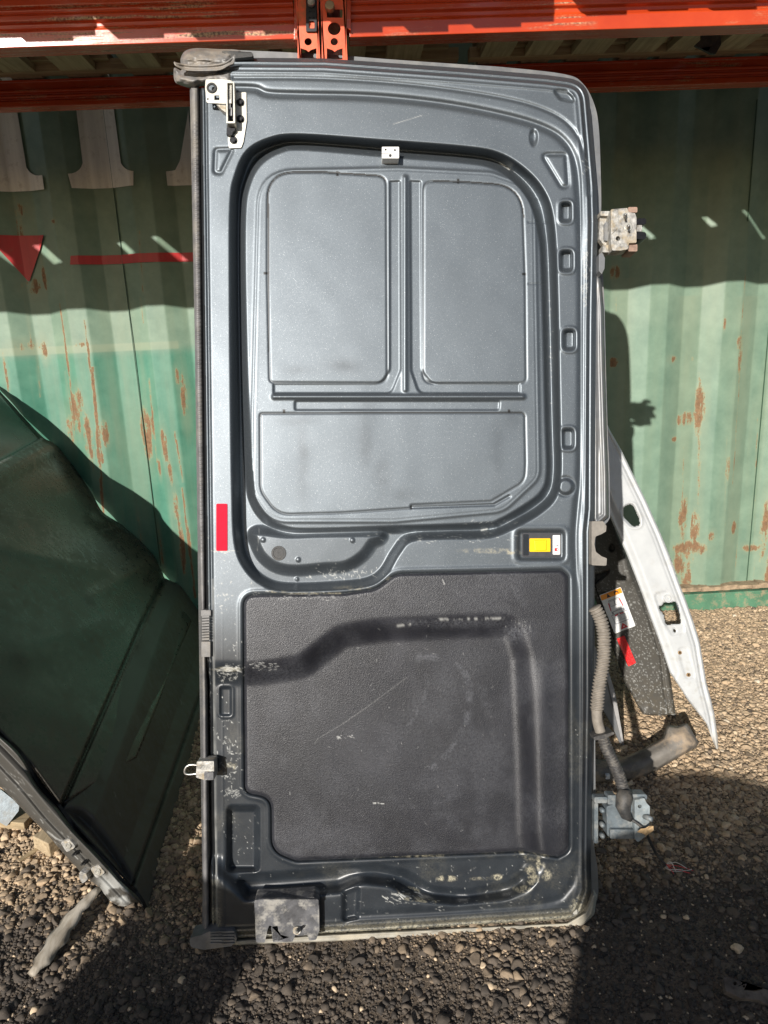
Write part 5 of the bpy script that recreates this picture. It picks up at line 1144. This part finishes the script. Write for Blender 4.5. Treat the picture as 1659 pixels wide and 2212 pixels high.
q = BPL.at(1312, 1674, .030); build(MB().box(q[0]-.006, q[1]-.005, q[2]-.01, q[0]+.006, q[1]+.005, q[2]+.003), 'white_clip', M_WHITEP, bp, bevel=.002)
# leaf and scrap
lf = [DOOR.at(x, y, w) for x, y, w in ((1376, 1797, .022), (1384, 1790, .026), (1394, 1789, .024), (1402, 1784, .028), (1411, 1784, .022), (1412, 1793, .024), (1403, 1800, .020), (1396, 1805, .022), (1388, 1800, .020))]
b = MB(); c_ = sum(lf)/len(lf)+np.array([0, 0, .002]); b.add([c_]+lf, [(0, i+1, (i+1) % len(lf)+1) for i in range(len(lf))])
lo = build(b, 'dry_leaf', simple('tan dry leaf', (.46, .31, .16), .7, 0, .3, 60), None, base=lf[0]); sm = lo.modifiers.new('solid', 'SOLIDIFY'); sm.thickness = .0006; tag(lo, 'small tan dry leaf caught on the lower hinge at the right', 'leaf')
SC = Plane(GROUND.at(1620, 2130, .01), (.1, -.25, 1))
b = MB().plate(SC, rpoly([(1562, 2108, 4), (1615, 2122, 4), (1690, 2150), (1690, 2190), (1640, 2160, 6), (1600, 2156, 4), (1568, 2140, 4)], 3), .004, -.008, [circ(1588, 2124, 4, 12), circ(1607, 2130, 3, 12)])
loose('metal_scrap', simple('rusty brown scrap metal', (.13, .105, .085), .75, .2, .5, 40, .6, 120, dirt=(.05, .04, .035), dirt_amt=.8, dirt_scale=30), 'rusty flat metal scrap half buried in gravel at the lower right corner', 'scrap', b, GROUND.at(1620, 2140), bevel=.002)

# ------------------------------------------------------------------ unseen drums added behind the photographer to throw the foreground shade
def drum(x, y, r, h, label, m):
    t = thing('shade_drum', (x, y, 0), label, 'drum', 'unseen steel drums added to cast shade')
    b = MB(); pr = [(r*.97, 0), (r, .01), (r, h*.33-.01), (r+.008, h*.33), (r, h*.33+.01), (r, h*.66-.01), (r+.008, h*.66), (r, h*.66+.01), (r, h-.01), (r+.004, h), (r-.01, h), (r-.012, h-.018), (0, h-.018)]
    S = 40
    for rr_, z in pr: b.v += [(x+rr_*cos(2*pi*k/S), y+rr_*sin(2*pi*k/S), z) for k in range(S)]
    for i in range(len(pr)-1):
        for k in range(S): b.f.append((i*S+k, i*S+(k+1) % S, (i+1)*S+(k+1) % S, (i+1)*S+k))
    build(b, 'drum_body', m, t, smooth=True)
    build(MB().tube([(x+r*.55, y, h-.018), (x+r*.55, y, h-.004)], .03, 14), 'bung', M_CAST, t)
drum(-.134, -.70, .29, .88, 'unseen wide blue steel drum added behind the photographer to cast foreground shade', simple('blue drum paint', (.03, .08, .16), .4, .2, .3, 10, dirt=(.2, .12, .07)))
drum(-1.25, -.70, .15, .90, 'unseen narrow rusty steel drum added behind the photographer to shade the left foreground', simple('rusty drum paint', (.16, .09, .05), .7, .2, .4, 10))
# unseen crates added above the picture to keep sun off the container wall
def crate(x0, x1, y0, y1, z, h, label):
    t = thing('shade_crate', ((x0+x1)/2, (y0+y1)/2, z), label, 'crate', 'unseen wooden crates added on the rack pallets to block sun')
    build(MB().box(x0+.02, y0+.02, z, x1-.02, y1-.02, z+h), 'crate_panels', M_WOOD2, t)
    b = MB()
    for k in range(5): zz = z+.02+k*(h-.14)/4; b.box(x0, y0, zz, x1, y0+.018, zz+.10)
    build(b, 'side_boards', M_WOOD, t, bevel=.002)
    for yy in (y0+.25, y1-.25): build(MB().box(x0, yy, z-.115, x1, yy+.05, z-.001), 'bearer', M_WOOD2, t)
zc = Z1+.004+.142+.115
crate(-1.72, -.66, RY-.33, BY+.05, zc, .9, 'unseen wooden crate added on the far left pallet to shade the container')
crate(-.56, .28, RY-.33, BY+.05, zc, .9, 'unseen wooden crate added above the two orange uprights to shade the container')
crate(.40, 1.18, RY-.29, BY+.05, zc, .9, 'unseen wooden crate added above the right corner of the van door to shade the container')
crate(1.24, 2.25, RY-.29, BY+.05, zc, .9, 'unseen wooden crate added on the far right pallet to shade the container')
